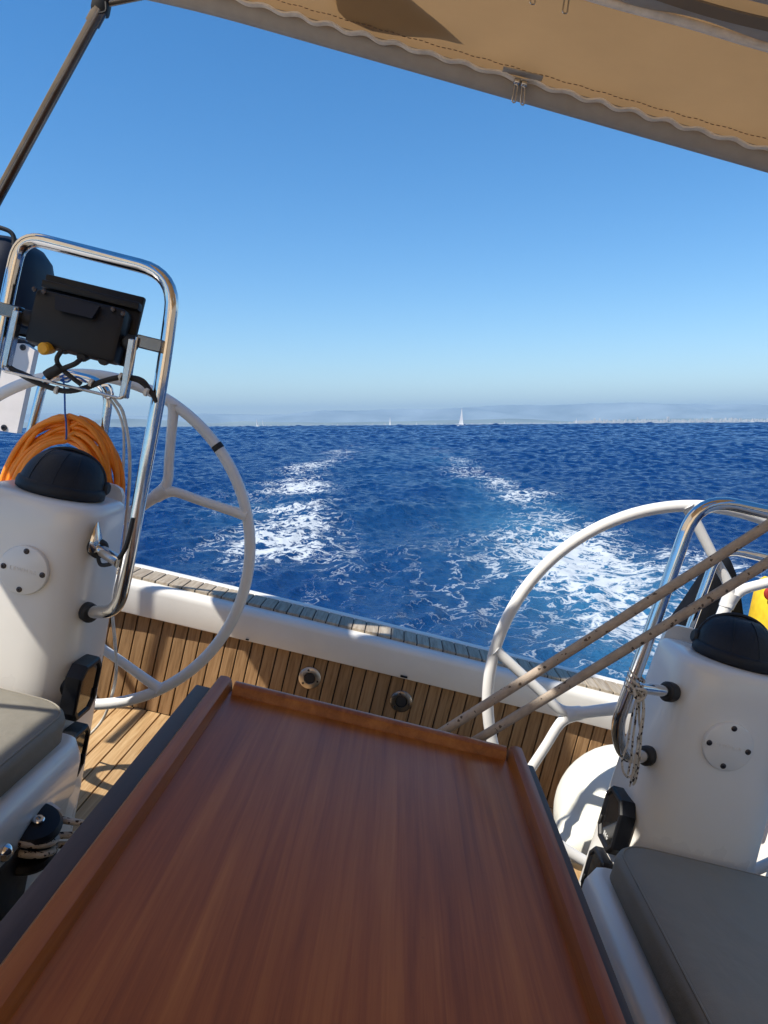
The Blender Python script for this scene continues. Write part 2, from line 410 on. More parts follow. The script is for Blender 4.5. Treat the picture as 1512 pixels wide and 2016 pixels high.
sea = bpy.data.objects.new('sea', me); col.objects.link(sea); sea['kind'] = 'structure'
if me.polygons[len(quads)//2].normal.z < 0: me.flip_normals()
def sea_material():
    m, n, l, b = mat('sea_water')
    def math_(op, a, c=None, clamp=False):
        q = n.new('ShaderNodeMath'); q.operation = op; q.use_clamp = clamp
        for idx, v in ((0, a), (1, c)):
            if v is None: continue
            if isinstance(v, (int, float)): q.inputs[idx].default_value = v
            else: l.new(v, q.inputs[idx])
        return q.outputs[0]
    geo = n.new('ShaderNodeNewGeometry')
    fa = n.new('ShaderNodeAttribute'); fa.attribute_name = 'foam'; aa = n.new('ShaderNodeAttribute'); aa.attribute_name = 'aer'
    def nz(scale, detail, rough, stretch, src=None, dist=0):
        mp = n.new('ShaderNodeMapping'); mp.inputs['Scale'].default_value = stretch; l.new(src or geo.outputs['Position'], mp.inputs[0])
        t = n.new('ShaderNodeTexNoise'); t.inputs['Scale'].default_value = scale; t.inputs['Detail'].default_value = detail
        t.inputs['Roughness'].default_value = rough; t.inputs['Distortion'].default_value = dist; l.new(mp.outputs[0], t.inputs['Vector']); return t
    # warped coordinates for drawn-out foam
    wz = nz(.9, 3, .55, (1, .8, 1)); sub = n.new('ShaderNodeVectorMath'); sub.operation = 'SUBTRACT'; sub.inputs[1].default_value = (.5, .5, .5)
    l.new(wz.outputs['Color'], sub.inputs[0]); scl = n.new('ShaderNodeVectorMath'); scl.operation = 'SCALE'; scl.inputs['Scale'].default_value = .9
    l.new(sub.outputs[0], scl.inputs[0]); add = n.new('ShaderNodeVectorMath'); add.operation = 'ADD'
    l.new(geo.outputs['Position'], add.inputs[0]); l.new(scl.outputs[0], add.inputs[1]); W = add.outputs[0]
    r1 = nz(2.3, 5, .62, (.9, .62, .6), W); r2 = nz(5.2, 4, .6, (.8, .62, .6), W); r3 = nz(.55, 3, .5, (1, .6, 1), W)
    rid = lambda t, k: math_('SUBTRACT', 1.0, math_('MULTIPLY', math_('ABSOLUTE', math_('SUBTRACT', t.outputs[0], .5)), k))
    r4 = nz(3.1, 6, .66, (1, .55, .6), W, .3)
    blob = math_('MULTIPLY', math_('SUBTRACT', r4.outputs[0], .30), 2.35)
    p = math_('MAXIMUM', math_('MAXIMUM', math_('MULTIPLY', rid(r1, 5.6), .95), math_('MULTIPLY', rid(r2, 6.0), .84)), blob)
    patch = math_('MULTIPLY_ADD', r3.outputs[0], 1.5); patch.node.inputs[2].default_value = .18
    fm = math_('MULTIPLY', fa.outputs['Fac'], patch)
    lo = math_('SUBTRACT', 1.03, math_('MULTIPLY', fm, .56))
    fo = math_('MULTIPLY', math_('SUBTRACT', p, lo), 5.0, True)
    # solid froth where the wake is heaviest
    sol = math_('MULTIPLY', math_('SUBTRACT', fm, math_('ADD', .60, math_('MULTIPLY', r1.outputs[0], .95))), 5.0, True)
    foam_f = math_('MAXIMUM', fo, sol)
    # far white flecks
    mixc = n.new('ShaderNodeMixRGB'); mixc.inputs[1].default_value = (.0008, .0245, .112, 1); mixc.inputs[2].default_value = (.04, .19, .34, 1)
    av = math_('MULTIPLY', aa.outputs['Fac'], math_('MULTIPLY_ADD', r2.outputs[0], .9), True)
    l.new(av, mixc.inputs[0]); l.new(mixc.outputs[0], b.inputs['Base Color'])
    b.inputs['IOR'].default_value = 1.15; b.inputs['Specular IOR Level'].default_value = .5; b.inputs['Roughness'].default_value = .18
    rip = nz(11, 5, .68, (.8, 1, 1)); rip2 = nz(38, 3, .6, (.8, 1, 1))
    h = math_('ADD', rip.outputs[0], math_('MULTIPLY', rip2.outputs[0], .28))
    bu = n.new('ShaderNodeBump'); bu.inputs['Strength'].default_value = 1.0; bu.inputs['Distance'].default_value = .06
    l.new(h, bu.inputs['Height']); l.new(bu.outputs[0], b.inputs['Normal'])
    f = n.new('ShaderNodeBsdfPrincipled'); f.inputs['Base Color'].default_value = (.44, .48, .51, 1); f.inputs['Roughness'].default_value = .8
    b2 = n.new('ShaderNodeBump'); b2.inputs['Strength'].default_value = .6; b2.inputs['Distance'].default_value = .04
    l.new(r2.outputs[0], b2.inputs['Height']); l.new(b2.outputs[0], f.inputs['Normal'])
    mx = n.new('ShaderNodeMixShader'); l.new(foam_f, mx.inputs[0]); l.new(b.outputs[0], mx.inputs[1]); l.new(f.outputs[0], mx.inputs[2])
    l.new(mx.outputs[0], n['Material Output'].inputs['Surface'])
    return m
me.materials.append(sea_material())

# ------------------------------------------------------------------ coast, town, haze
def px_to_az(px): 
    d = c2w(Vector(((px-CX)/FPX, (CY-836)/FPX, 1))); return math.atan2(d.x, d.y)
def hills(name, pts, dist, depth, seed, c):
    xs = [p[0] for p in pts]; hs = [p[1] for p in pts]; nu, nv = 260, 14
    r_ = np.random.default_rng(seed); ph = r_.uniform(0, 6.28, 40)
    def P(i, j):
        px = xs[0]+(xs[-1]-xs[0])*i/nu; t = j/nv
        h = float(np.interp(px, xs, hs))/FPX*dist
        jag = sum(math.sin(px*.012*1.55**k + ph[k] + t*5*(k+1))/1.5**k for k in range(9))
        env = math.sin(math.pi*min(1, t/.7)*.5)**1.25 if t < .7 else math.cos((t-.7)/.3*math.pi/2)
        h2 = max(0, h*(env + .10*jag*math.sin(math.pi*t)))
        r_d = dist + depth*t; a = px_to_az(px)
        return Vector((r_d*math.sin(a), r_d*math.cos(a), drop((r_d)**2) + h2 + ((dist-4900)**2/(2*RE) if dist > 4900 else 0)))
    mb = MB().grid(P, nu, nv)
    mt = simple(name+'_ground', c, .95, var=.5, scale=.0006, spec=.1)
    return solo(name, mb, mt, label=None, kind='structure', frame=WM, sharp=180)
hills('mountain_range', [(-700,14),(-300,20),(0,26),(100,27),(250,24),(330,28),(400,31),(460,28),(560,25),(640,34),(720,30),(850,36),(920,45),(1000,41),(1100,38),(1200,39),(1330,44),(1400,37),(1512,36),(1800,42),(2200,24)], 26000, 5000, 1, (.24, .28, .30))
hills('coast_hills', [(-700,8),(-100,10),(100,13),(250,17),(330,13),(420,8),(480,13),(560,9),(650,7),(760,8),(870,10),(1000,13),(1060,11),(1120,6),(1250,8),(1512,9),(2100,7)], 15500, 2500, 2, (.17, .20, .18))
hills('shore', [(-700,1.5),(200,2),(330,2.5),(420,2),(640,1.2),(800,2.5),(940,2),(1010,3.5),(1100,3),(1200,5),(1512,5),(2100,4)], 14000, 1200, 4, (.25, .26, .25))
mb = MB()
for k in range(620):
    px = 1120+abs(random.gauss(0, 1))*180 if random.random() < .25 else random.uniform(1130, 1560)
    if random.random() < .12: px = random.uniform(430, 1120)
    dd = random.uniform(13400, 14600); a = px_to_az(px)
    hgt = random.uniform(10, 26)+ (random.uniform(20, 45) if random.random() < .16 and px > 1150 else 0); w = random.uniform(10, 34)
    z0 = drop(dd*dd)+ (dd-4900)**2/(2*RE) + (random.uniform(0, 45) if px > 1130 else random.uniform(0, 12))
    x_, y_ = dd*math.sin(a), dd*math.cos(a)
    mb.box((x_-w/2, y_-w/2, z0-20), (x_+w/2, y_+w/2, z0+hgt))
solo('distant_town', mb, simple('town_walls', (.62, .57, .52), .9, var=.25, scale=.02), label='pale hazy town along the far shore under the mountains', cat='town', kind='stuff', frame=WM)
hz = MB().box((-46000, -9000, -130), (46000, 42000, 1000))
hm, hn, hl, hb = mat('haze_air'); hn.remove(hb)
pv = hn.new('ShaderNodeVolumePrincipled'); pv.inputs['Color'].default_value = (.41, .63, .86, 1); pv.inputs['Density'].default_value = 5.5e-5; pv.inputs['Anisotropy'].default_value = 0.
hl.new(pv.outputs[0], hn['Material Output'].inputs['Volume'])
solo('haze', hz, hm, kind='stuff', label='thin pale blue sea haze over the water', cat='haze', frame=WM)

# ------------------------------------------------------------------ sailing boats on the horizon
def sail_boat(px, mast_px, dist, lean, label, jib=True, heading=0.0):
    a = px_to_az(px); base = Vector((dist*math.sin(a), dist*math.cos(a), drop(dist*dist)))
    t = thing('sailing_boat', label, 'sailboat', base, 'sailing boats near the horizon', WM)
    H = mast_px/FPX*dist; L = H*.75; q = Matrix.Rotation(heading, 3, 'Z') @ Matrix.Rotation(lean, 3, 'X')
    T = lambda x, y, z: base + q @ Vector((x, y, z))
    rings = []
    for u in (-.5, -.3, 0, .25, .42, .5):
        w = L*.15*max(.05, (1-(abs(u-.0)/.52)**2.2)); x = u*L
        rings.append([T(x, -w, .065*L), T(x, w, .065*L), T(x, w*.75, 0), T(x, 0, -.03*L), T(x, -w*.75, 0)])
    part('hull', MB().loft(rings), M_hull, t)
    part('mast', MB().tube([T(.06*L, 0, .05*L), T(.06*L, 0, H)], .008*H, 6), M_hull, t)
    def tri_sail(p0, p1, p2, belly):
        def P(i, j):
            u, v = i/8, j/8; p = p0*(1-u)*(1-v*0) ; b0 = p0.lerp(p1, v); c0 = p2
            s_ = b0.lerp(c0, u); off = q @ Vector((0, belly*math.sin(math.pi*u)*(1-v*.5), 0)); return s_+off
        return MB().grid(P, 8, 8).grid(lambda i, j: P(i, j)+Vector((0, .04, 0)), 8, 8)
    part('mainsail', tri_sail(T(.05*L, 0, .12*L), T(.05*L, 0, H*.98), T(-.42*L, .1*L, .13*L), H*.05), M_sail, t, sharp=180)
    if jib: part('jib', tri_sail(T(.49*L, 0, .08*L), T(.07*L, 0, H*.9), T(-.02*L, .12*L, .11*L), H*.06), M_sail, t, sharp=180)
sail_boat(911, 36, 720, R(9), 'largest white sailboat on the horizon, above the right foam trail', False, R(-40))
sail_boat(507, 17, 1450, R(12), 'left boat of the pair of small white sailboats near the left wheel', True, R(-45))
sail_boat(519, 17, 1480, R(12), 'right boat of the pair of small white sailboats near the left wheel', False, R(-50))
sail_boat(769, 18, 1380, R(7), 'slim white sailboat alone on the horizon above the middle of the wake', False, R(-45))
sail_boat(820, 6, 3300, R(5), 'tiny sailboat between the slim lone boat and the largest boat', True, R(-40))
sail_boat(993, 7, 3200, R(5), 'tiny sailboat just right of the largest sailboat', True, R(-40))
sail_boat(1135, 12, 2200, R(5), 'small sailboat at the left end of the far town', False, R(-55))
sail_boat(1481, 9, 2700, R(8), 'small sailboat before the far town at the right edge', True, R(-45))
sail_boat(288, 4, 3600, 0, 'tiny boat on the horizon behind the left steel tube', True, R(-20))

# ------------------------------------------------------------------ cockpit shell
SOLE = -1.22; CAPZ = -.742; TY = 2.77
# transom wall: white coaming, vertical teak planks, teak cap
tw = solo('transom_wall', MB().box((-1.34, TY+.010, SOLE-.02), (1.42, TY+.04, -.85)), M_caulk, base=(.05, TY, SOLE), kind='structure')
prof = [(TY+.030, -.866), (TY-.016, -.866), (TY-.0195, -.8645), (TY-.021, -.861), (TY-.028, -.775), (TY-.0265, -.764), (TY-.021, -.754), (TY-.012, -.7475), (TY-.002, -.745), (TY+.012, -.744),
        (TY+.165, -.744), (TY+.175, -.734), (TY+.205, -.732), (TY+.222, -.742), (TY+.228, -.77), (TY+.20, -1.2), (TY-.05, -2.6), (TY+.045, -2.6), (TY+.045, -.9)]
xs = [-1.95+3.95*i/60 for i in range(61)]
def bow(x): return -.018*((x-.05)/1.0)**2          # the transom is slightly crowned
mb = MB().loft([[Vector((x, p[0]+bow(x), p[1])) for p in prof] for x in xs])
part('coaming', mb, M_gel2, tw, sharp=32)
plank_me = {}
def shared_box(key, size, mt, r):
    if key not in plank_me: plank_me[key] = make_mesh(key, MB().rbox((0,0,0), size, r, 1), mt)
    return plank_me[key]
def put(name, me_, loc, parent):
    o = bpy.data.objects.new(name, me_); col.objects.link(o); o.parent = parent; o.location = Vector(loc)-BASES[parent.name]; return o
pw = .0482
for i in range(56):
    x = -1.30+pw*i
    put('plank', shared_box('plank', (pw-.0048, .014, .362), M_teakwall, .0012), (x, TY+.004+bow(x)*0, SOLE+.181), tw)
for i in range(70):
    x = -1.68+.0497*i
    put('cap_plank', shared_box('cap_plank', (.0497-.0042, .142, .012), M_teakcap, .001), (x, TY+.090+bow(x), CAPZ+.002), tw)
part('cap_caulk', MB().loft([[Vector((x, TY+.020+bow(x), CAPZ-.004)), Vector((x, TY+.161+bow(x), CAPZ-.004)), Vector((x, TY+.161+bow(x), CAPZ+.004)), Vector((x, TY+.020+bow(x), CAPZ+.004))] for x in xs]), M_caulk, tw)
# little scuffs and the drain slot on the coaming
for (px, py, w, h) in ((795, 1332, .026, .006), (487, 1259, .012, .004)):
    p = at(px, py, TY-.026); part('drain_slot', MB().rbox(p+Vector((0, .004, 0)), (w, .02, h), .001, 1), M_black, tw)
# round metal sockets in the teak
for (px, py, mt, lb) in ((610, 1334, M_brass, 'bright worn round metal socket'), (790, 1380, M_steel_dull, 'darker round metal socket')):
    p = at(px, py, TY); p.y = TY-.003
    s_ = part('socket', MB().lathe(p, (0,-1,0), [(.041,0),(.041,.003),(.038,.0055),(.022,.007),(.020,.004),(.0185,-.001)], 40), mt, tw, lb)
    part('socket_hole', MB().lathe(p, (0,-1,0), [(.019,.0),(.019,.0035),(.017,.004)], 24), M_rubber, s_)
    for k in range(3):
        a = R(90+120*k+20); q = p+Vector((math.cos(a)*.031, -.006, math.sin(a)*.031))
        part('screw', MB().lathe(q, (0,-1,0), [(.0042,0),(.0042,.0012),(.003,.002)], 10), M_screw, s_)
# sole
sl = solo('cockpit_floor', MB().box((-1.5, -1.2, SOLE-.05), (1.6, TY+.03, SOLE-.010)), M_caulk, base=(.05, 1.5, SOLE), kind='structure')
for i in range(54):
    x = -1.33+.0515*i
    put('plank', shared_box('sole_plank', (.0515-.0045, 3.6, .014), M_teaksole, .001), (x, TY-.005-1.8, SOLE-.007), sl)
# side coamings (mostly outside the picture)
for sgn, nm in ((-1, 'starboard'), (1, 'port')):
    x0, x1 = (.05+sgn*1.10, .05+sgn*1.95)
    mb = MB().loft([[Vector((x0, y, SOLE-.05)), Vector((x0, y, -.68)), Vector((x0+sgn*.05, y, -.63)), Vector((x1-sgn*.1, y, -.60)), Vector((x1, y, -.66)), Vector((x1-sgn*.15, y, -2.5)), Vector((x0+sgn*.1, y, -2.5))] for y in (-1.2, 0, 1, 1.86)])
    solo('side_coaming', mb, M_gel2, base=(x0, 0, SOLE), kind='structure', sharp=50)
    x0 = .05+sgn*1.36
    mb = MB().loft([[Vector((x0, y, SOLE-.05)), Vector((x0, y, CAPZ-.02)), Vector((x0+sgn*.02, y, CAPZ)), Vector((x1, y, CAPZ-.02)), Vector((x1-sgn*.1, y, -2.5)), Vector((x0+sgn*.1, y, -2.5))] for y in (1.862, 2.3, TY-.05)])
    solo('aft_deck', mb, M_gel2, base=(x0, 2, SOLE), kind='structure', sharp=50)

# ------------------------------------------------------------------ benches and cushions
def bench(sgn, xi, xo, yb, label, clabel):
    base = Vector((xi, .4, SOLE)); t = thing('cockpit_bench', label, 'bench', base, 'cockpit benches')
    ys = [-1.1, 0, .8, yb-.03, yb]
    rings = []
    for y in ys:
        e = 0 if y < yb else sgn*.012
        rings.append([Vector((xi+sgn*.02+e, y, SOLE+.001)), Vector((xi+e, y, -.92)), Vector((xi-sgn*.006+e, y, -.905)), Vector((xi-sgn*.006+e, y, -.835)), Vector((xi+sgn*.012+e, y, -.802)), Vector((xi+sgn*.03+e, y, -.798)), Vector((xo, y, -.798)), Vector((xo, y, SOLE+.001))])
    part('body', MB().loft(rings), M_gel, t, sharp=50)
    part('locker_lid', MB().rbox((xi+sgn*.22, .35, -.797), (.36, 1.5, .012), .004, 2), M_gel2, t)
    # cushion with a rounded inboard after corner
    cb = Vector((xi, .4, -.79)); c = thing('bench_cushion', clabel, 'cushion', cb, 'grey bench cushions')
    x_in, x_out = xi+sgn*.025, xo-sgn*.02; rc = .07
    out = [(x_out, -1.0), (x_in, -1.0)]
    for k in range(9):
        a = k/8*math.pi/2; out.append((x_in+sgn*rc*(1-math.cos(a)), yb-.012-rc+rc*math.sin(a)))
    out.append((x_out, yb-.012))
    dense_out = []
    for i in range(len(out)):
        p, q = Vector(out[i]), Vector(out[(i+1) % len(out)]); nseg = max(1, int((q-p).length/.12))
        for k in range(nseg): dense_out.append(p.lerp(q, k/nseg))
    cen = Vector(((x_in+x_out)/2, .3))
    def ring(z, inset): 
        r_ = []
        for p in dense_out:
            d = (p-cen); e = inset
            r_.append(Vector((p.x - math.copysign(min(e, abs(d.x)), d.x), p.y - math.copysign(min(e, abs(d.y)), d.y), z)))
        return r_
    mb = MB().loft([ring(-.790, .012), ring(-.783, .002), ring(-.765, -.003), ring(-.742, -.002), ring(-.728, .006), ring(-.721, .018), ring(-.717, .05), ring(-.714, .12)])
    b_ = part('cushion_body', mb, M_cush, c, sharp=60)
    pp = [Vector((p.x, p.y, p.z+.001)) for p in ring(-.7245, .0115)]
    part('piping_seam', MB().tube(pp, .0022, 6, closed=True), M_cush, b_)
bench(-1, -.512, -1.045, 1.595, 'white moulded bench on the left beside the table', 'grey cushion on the left bench, half in sunlight')
bench(1, .600, 1.145, 1.580, 'white moulded bench on the right with smooth front face', 'grey cushion on the right bench, wholly in shade')

# ------------------------------------------------------------------ table
tb = thing('cockpit_table', 'long varnished mahogany cockpit table with raised edge strips in the foreground', 'table', (.066, .5, SOLE))
TX0, TX1, TYF, TYN = -.236, .368, 1.424, -.55; ZT = -.546
part('table_top', MB().rbox(((TX0+TX1)/2, (TYF+TYN)/2-.004, ZT-.0125), (TX1-TX0-.006, TYF-TYN-.02, .025), .002, 1), M_mah, tb)
def strip(p0, p1, w, h, mt, name='edge_strip'):
    p0, p1 = Vector(p0), Vector(p1); d = (p1-p0); L = d.length; d.normalize(); s = Vector((d.y, -d.x, 0)); nn = 24
    pr = [(-.5, 0), (-.5, .55), (-.46, .80), (-.32, .97), (-.1, 1.0), (.12, .99), (.30, .92), (.42, .72), (.5, .42), (.5, 0)]
    rings = []
    for i in range(nn+1):
        q = p0+d*L*i/nn
        rings.append([q+s*a*w+Vector((0, 0, b*h)) for a, b in pr])
    return part(name, MB().loft(rings), mt, tb, sharp=30)
fw = .034
strip((TX0+fw/2, TYN, ZT-.022), (TX0+fw/2, TYF, ZT-.022), fw, .043, M_mahf)
strip((TX1-fw/2, TYF, ZT-.022), (TX1-fw/2, TYN, ZT-.022), fw, .043, M_mahf)
strip((TX0+fw+.004, TYF-fw/2, ZT-.022), (TX1-fw-.004, TYF-fw/2, ZT-.022), fw, .042, M_mahf)
for nm, x0, x1 in (('l', TX0-.036, TX0-.003), ('r', TX1+.003, TX1+.024)):
    part('folded_leaf', MB().rbox(((x0+x1)/2, (TYF+TYN)/2-.004, -.552-.17), (x1-x0, TYF-TYN, .34), .004, 2), M_leaf, tb)
part('leg', MB().rbox((.066, 1.0, (SOLE+ZT)/2-.01), (.14, .12, ZT-SOLE-.025), .02, 3), M_gel, tb)
part('leg', MB().rbox((.066, -.2, (SOLE+ZT)/2-.01), (.14, .12, ZT-SOLE-.025), .02, 3), M_gel, tb)

# ------------------------------------------------------------------ steering pedestals
def text_mesh(body, size, extr, mt):
    cu_ = bpy.data.curves.new('lettering', 'FONT'); cu_.body = body; cu_.size = size; cu_.extrude = extr
    cu_.align_x = 'CENTER'; cu_.align_y = 'CENTER'; cu_.space_character = 1.25
    o = bpy.data.objects.new('tmp_text', cu_); col.objects.link(o)
    dg = bpy.context.evaluated_depsgraph_get(); me_ = bpy.data.meshes.new_from_object(o.evaluated_get(dg))
    bpy.data.objects.remove(o); me_.materials.clear(); me_.materials.append(mt); return me_
LET = text_mesh('LEWMAR', .0125, .0006, M_gel)
def ped_section(xc, hw, y0, y1, z, n=48, tilt=0.0):
    """D-shaped section: rounded forward face, squarer behind"""
    out = []; ycm = (y0+y1)/2; hd = (y1-y0)/2
    for k in range(n):
        a = 2*math.pi*k/n; c_, s_ = math.cos(a), math.sin(a)
        e = 2/3.0 if s_ < 0 else 2/7.0
        ex = 2/3.4 if s_ < 0 else 2/7.0
        x = hw*math.copysign(abs(c_)**ex, c_); y = hd*math.copysign(abs(s_)**e, s_)
        out.append(Vector((xc+x, ycm+y, z + tilt*(y/hd))))
    return out
def pedestal(xc, label, plate_px, dz=-.035, group='steering pedestals'):
    base = Vector((xc, 1.74, SOLE)); t = thing('steering_pedestal', label, 'pedestal', base, group)
    lv = [(-1.218, .168, 1.60, 1.86), (-1.0, .164, 1.598, 1.86), (-.8, .158, 1.60, 1.858), (-.6, .150, 1.604, 1.856), (-.45, .144, 1.608, 1.854), (-.34+dz, .139, 1.613, 1.853), (-.300+dz, .136, 1.616, 1.852),
          (-.287+dz, .132, 1.621, 1.850), (-.280+dz, .124, 1.630, 1.844), (-.277+dz, .112, 1.645, 1.832)]
    body = part('column', MB().loft([ped_section(xc, *q[1:], q[0]) for q in lv]), M_gel, t, sharp=50)
    # flange standing behind the column
    rings = []
    for z, hw in ((-1.2, .130), (-.8, .124), (-.5, .117), (-.33+dz, .110), (-.272+dz, .105), (-.256+dz, .095), (-.250+dz, .078)):
        rings.append([Vector((xc-hw, 1.868, z)), Vector((xc+hw, 1.868, z)), Vector((xc+hw, 1.886, z)), Vector((xc-hw, 1.886, z))])
    part('back_flange', MB().loft(rings), M_gel, t, sharp=50)
    part('gap_filler', MB().box((xc-.10, 1.848, -1.2), (xc+.10, 1.870, -.29+dz)), M_gel2, t)
    # foot
    mb = MB().loft([ped_section(xc, .185, 1.585, 1.88, -1.219), ped_section(xc, .18, 1.59, 1.875, -1.195), ped_section(xc, .168, 1.60, 1.862, -1.18)])
    part('foot', mb, M_gel, t, sharp=50)
    p = at(*plate_px, 1.606); c0 = Vector((p.x, 1.606, p.z))
    pl = part('cover_plate', MB().lathe(c0, (0,-1,0), [(.0535,-.03),(.0535,.0035),(.0525,.0057),(.051,.0065)], 56), M_gel, t)
    for dx_, dz_ in ((0, .0425), (0, -.0425), (.0425, 0), (-.0425, 0)):
        q = c0+Vector((dx_, -.0065, dz_)); sc_ = part('screw', MB().lathe(q, (0,-1,0), [(.0062,-.002),(.0062,.0012),(.0050,.0020),(.0022,.0020),(.0020,.0004)], 14), M_screw, pl)
    lo = bpy.data.objects.new('lettering', LET); col.objects.link(lo); lo.parent = pl
    lo.location = c0+Vector((0, -.0067, 0))-base; lo.rotation_euler = (R(90), 0, 0)
    return t
PL, PR = -.738, .848
pedestal(PL, 'left white steering pedestal with round screwed cover plate, partly sunlit', (48, 1122))
pedestal(PR, 'right white steering pedestal with round screwed cover plate, in shade', (1432, 1469), -.045)
def display(sgn, px, py, Y, wall, tilt, label, logo=False):
    p = at(px, py, Y); n_ = Vector((-sgn, 0, 0))        # faces inboard
    base = Vector(p); t = thing('instrument_display', label, 'display', base, 'black square displays on the pedestals')
    th, w, h = .036, .120, .130; q = Matrix.Rotation(R(-sgn*tilt), 3, 'Z')
    T = lambda x, y, z: p + q @ Vector((x, y, z))
    # octagonal-cornered case
    def outline(s, x):
        c = .024*s; a, b = w/2*s, h/2*s
        return [T(x, y, z) for y, z in ((-a, -b+c), (-a, b-c), (-a+c, b), (a-c, b), (a, b-c), (a, -b+c), (a-c, -b), (-a+c, -b))]
    o = -sgn
    cs = part('case', MB().loft([outline(.97, -o*th*.5), outline(1, -o*th*.35), outline(1, o*th*.38), outline(.95, o*th*.5), outline(.84, o*th*.5), outline(.80, o*th*.36)], True), M_black, t, sharp=25)
    part('screen', MB().loft([outline(.79, o*th*.30), outline(.79, o*th*.375)]), M_glass, t)
    part('wall_mount', MB().lathe(T(-o*th*.5, 0, 0), (-o, 0, 0), [(.03, -.004), (.03, wall)], 24), M_black, t)
    part('key', MB().rbox(T(o*th*.46, w*.42, -h*.22), (.006, .010, .026), .002, 1, q), M_rubber, t)
    if logo:
        lm = LOGO; lo = bpy.data.objects.new('lettering', lm); col.objects.link(lo); lo.parent = t
        lo.location = q @ Vector((o*th*.385, .0, -h*.31)); lo.rotation_euler = (R(90), 0, R(-90))
LOGO = text_mesh('B&G', .014, .0003, M_hull)
display(-1, 160, 1353, 1.665, .022, 0, 'upper of the two black displays on the left pedestal', False)
display(-1, 137, 1487, 1.665, .03, 0, 'lower of the two black displays on the left pedestal, brown reflection in its glass', False)
display(1, 1213, 1615, 1.70, .03, 0, 'upper of the two black displays on the right pedestal', True)
display(1, 1178, 1735, 1.70, .03, 0, 'lower of the two black displays on the right pedestal, half behind the table', False)

def compass(xc, label, z0, Y=1.735):
    base = Vector((xc, Y, z0)); t = thing('compass_cover', label, 'cover', base, 'black compass covers')
    def ring(sx, sy, z, yo=0, n=44): return [Vector((xc+.094*sx*math.cos(2*math.pi*k/n), Y+yo+.084*sy*math.sin(2*math.pi*k/n), z)) for k in range(n)]
    part('base_ring', MB().loft([ring(.98,.98,z0), ring(1.04,1.04,z0+.004), ring(1.05,1.05,z0+.016), ring(1.01,1.01,z0+.026), ring(.97,.97,z0+.028)]), M_vinyl, t, sharp=60)
    rings = []
    for k in range(13):
        a = k/12*math.pi/2*.985
        rings.append(ring(.97*math.cos(a)**.62, .97*math.cos(a)**.55, z0+.026+.070*math.sin(a)**1.15, .03*math.sin(a)))
    d = part('dome', MB().loft(rings), M_vinyl, t, sharp=60)
    arc = []
    for k in range(25):
        a = math.pi*k/24
        arc.append(Vector((xc+.087*math.cos(a), Y+.030, z0+.026+.075*math.sin(a)**.85)))
    part('hood_seam', MB().tube(arc, .0045, 8), M_vinyl, d)
    for xo_ in (-.045, .012, .05):
        s_ = [Vector((xc+xo_*(1-.35*u*u), Y+.0-.081*math.sqrt(max(0, 1-(xo_/.091)**2))*math.cos(u*1.35)**.55+.03*math.sin(u*1.35), z0+.027+.070*math.sin(u*1.35)**1.15)) for u in [i/10 for i in range(11)]]
        part('seam', MB().tube(s_, .0009, 6), M_vinyl, d)
    for sg in (-1, 1):
        part('hinge_knob', MB().lathe((xc+sg*.087, Y+.03, z0+.030), (sg, 0, 0), [(.016,-.006),(.016,.006),(.012,.010)], 18), M_rubber, t)
compass(PL+.008, 'black domed compass cover on the left pedestal before the orange cable', -.312)
compass(PR+.012, 'black domed compass cover on the right pedestal at the picture edge', -.322)

# ------------------------------------------------------------------ wheels
def wheel(px, py, Y, RAD, ang0, label, marker=None):
    c = at(px, py, Y); base = Vector(c); t = thing('helm_wheel', label, 'steering wheel', base, 'white steering wheels')
    V = lambda r, a: c + Vector((r*math.cos(a), 0, r*math.sin(a)))
    tr_ = .0152
    part('rim', MB().tube([V(RAD, 2*math.pi*k/120) for k in range(120)], tr_, 16, closed=True), M_wheel, t)
    hub = part('hub', MB().lathe(c, (0,-1,0), [(.055,-.03),(.06,-.015),(.06,.012),(.045,.03),(.022,.036),(.020,.05)], 32), M_wheel, t)
    part('hub_nut', MB().lathe(c+Vector((0,-.035,0)), (0,-1,0), [(.017,0),(.017,.018),(.008,.026)], 6), M_steel, hub)
    part('axle', MB().tube([c+Vector((0,-.13,0)), c+Vector((0,-.03,0))], .018, 16), M_steel, hub)
    for k in range(3):
        a = ang0+2*math.pi/3*k; J = V(RAD*.60, a)
        n_ = 14; mb = MB()
        stem = [V(RAD*(.08+.52*i/n_), a) for i in range(n_+1)]
        mb.tube(stem, [.019-.0035*min(1, i/n_*1.3)+.006*max(0, (i/n_-.75)/.25)**2 for i in range(n_+1)], 14)
        for sg in (-1, 1):
            e = V(RAD, a+sg*R(23.0)); mid = V(RAD*.655, a+sg*R(5.5))
            path = catmull([V(RAD*.53, a), J.lerp(mid, .5), mid.lerp(e, .28), mid.lerp(e, .7), e], 7); m_ = len(path)-1
            mb.tube(path, [.0150-.0020*math.sin(math.pi*i/m_) + .005*max(0, (i/m_-.86)/.14)**2 + .004*max(0, (.3-i/m_)/.3) for i in range(m_+1)], 14)
        web = MB()
        part('spoke', mb, M_wheel, t)
    if marker is not None:
        part('centre_marker', MB().tube([V(RAD, marker+R(.06*i-1.0)) for i in range(33)], .0158, 16), M_rubber, t)
wheel(166, 1069, 2.04, .450, R(32.5)+HEEL, 'left white three-spoked steering wheel behind the left pedestal', R(35)+HEEL)
wheel(1345, 1378, 1.975, .511, R(-172)+HEEL, 'right white three-spoked steering wheel crossed by two ropes')

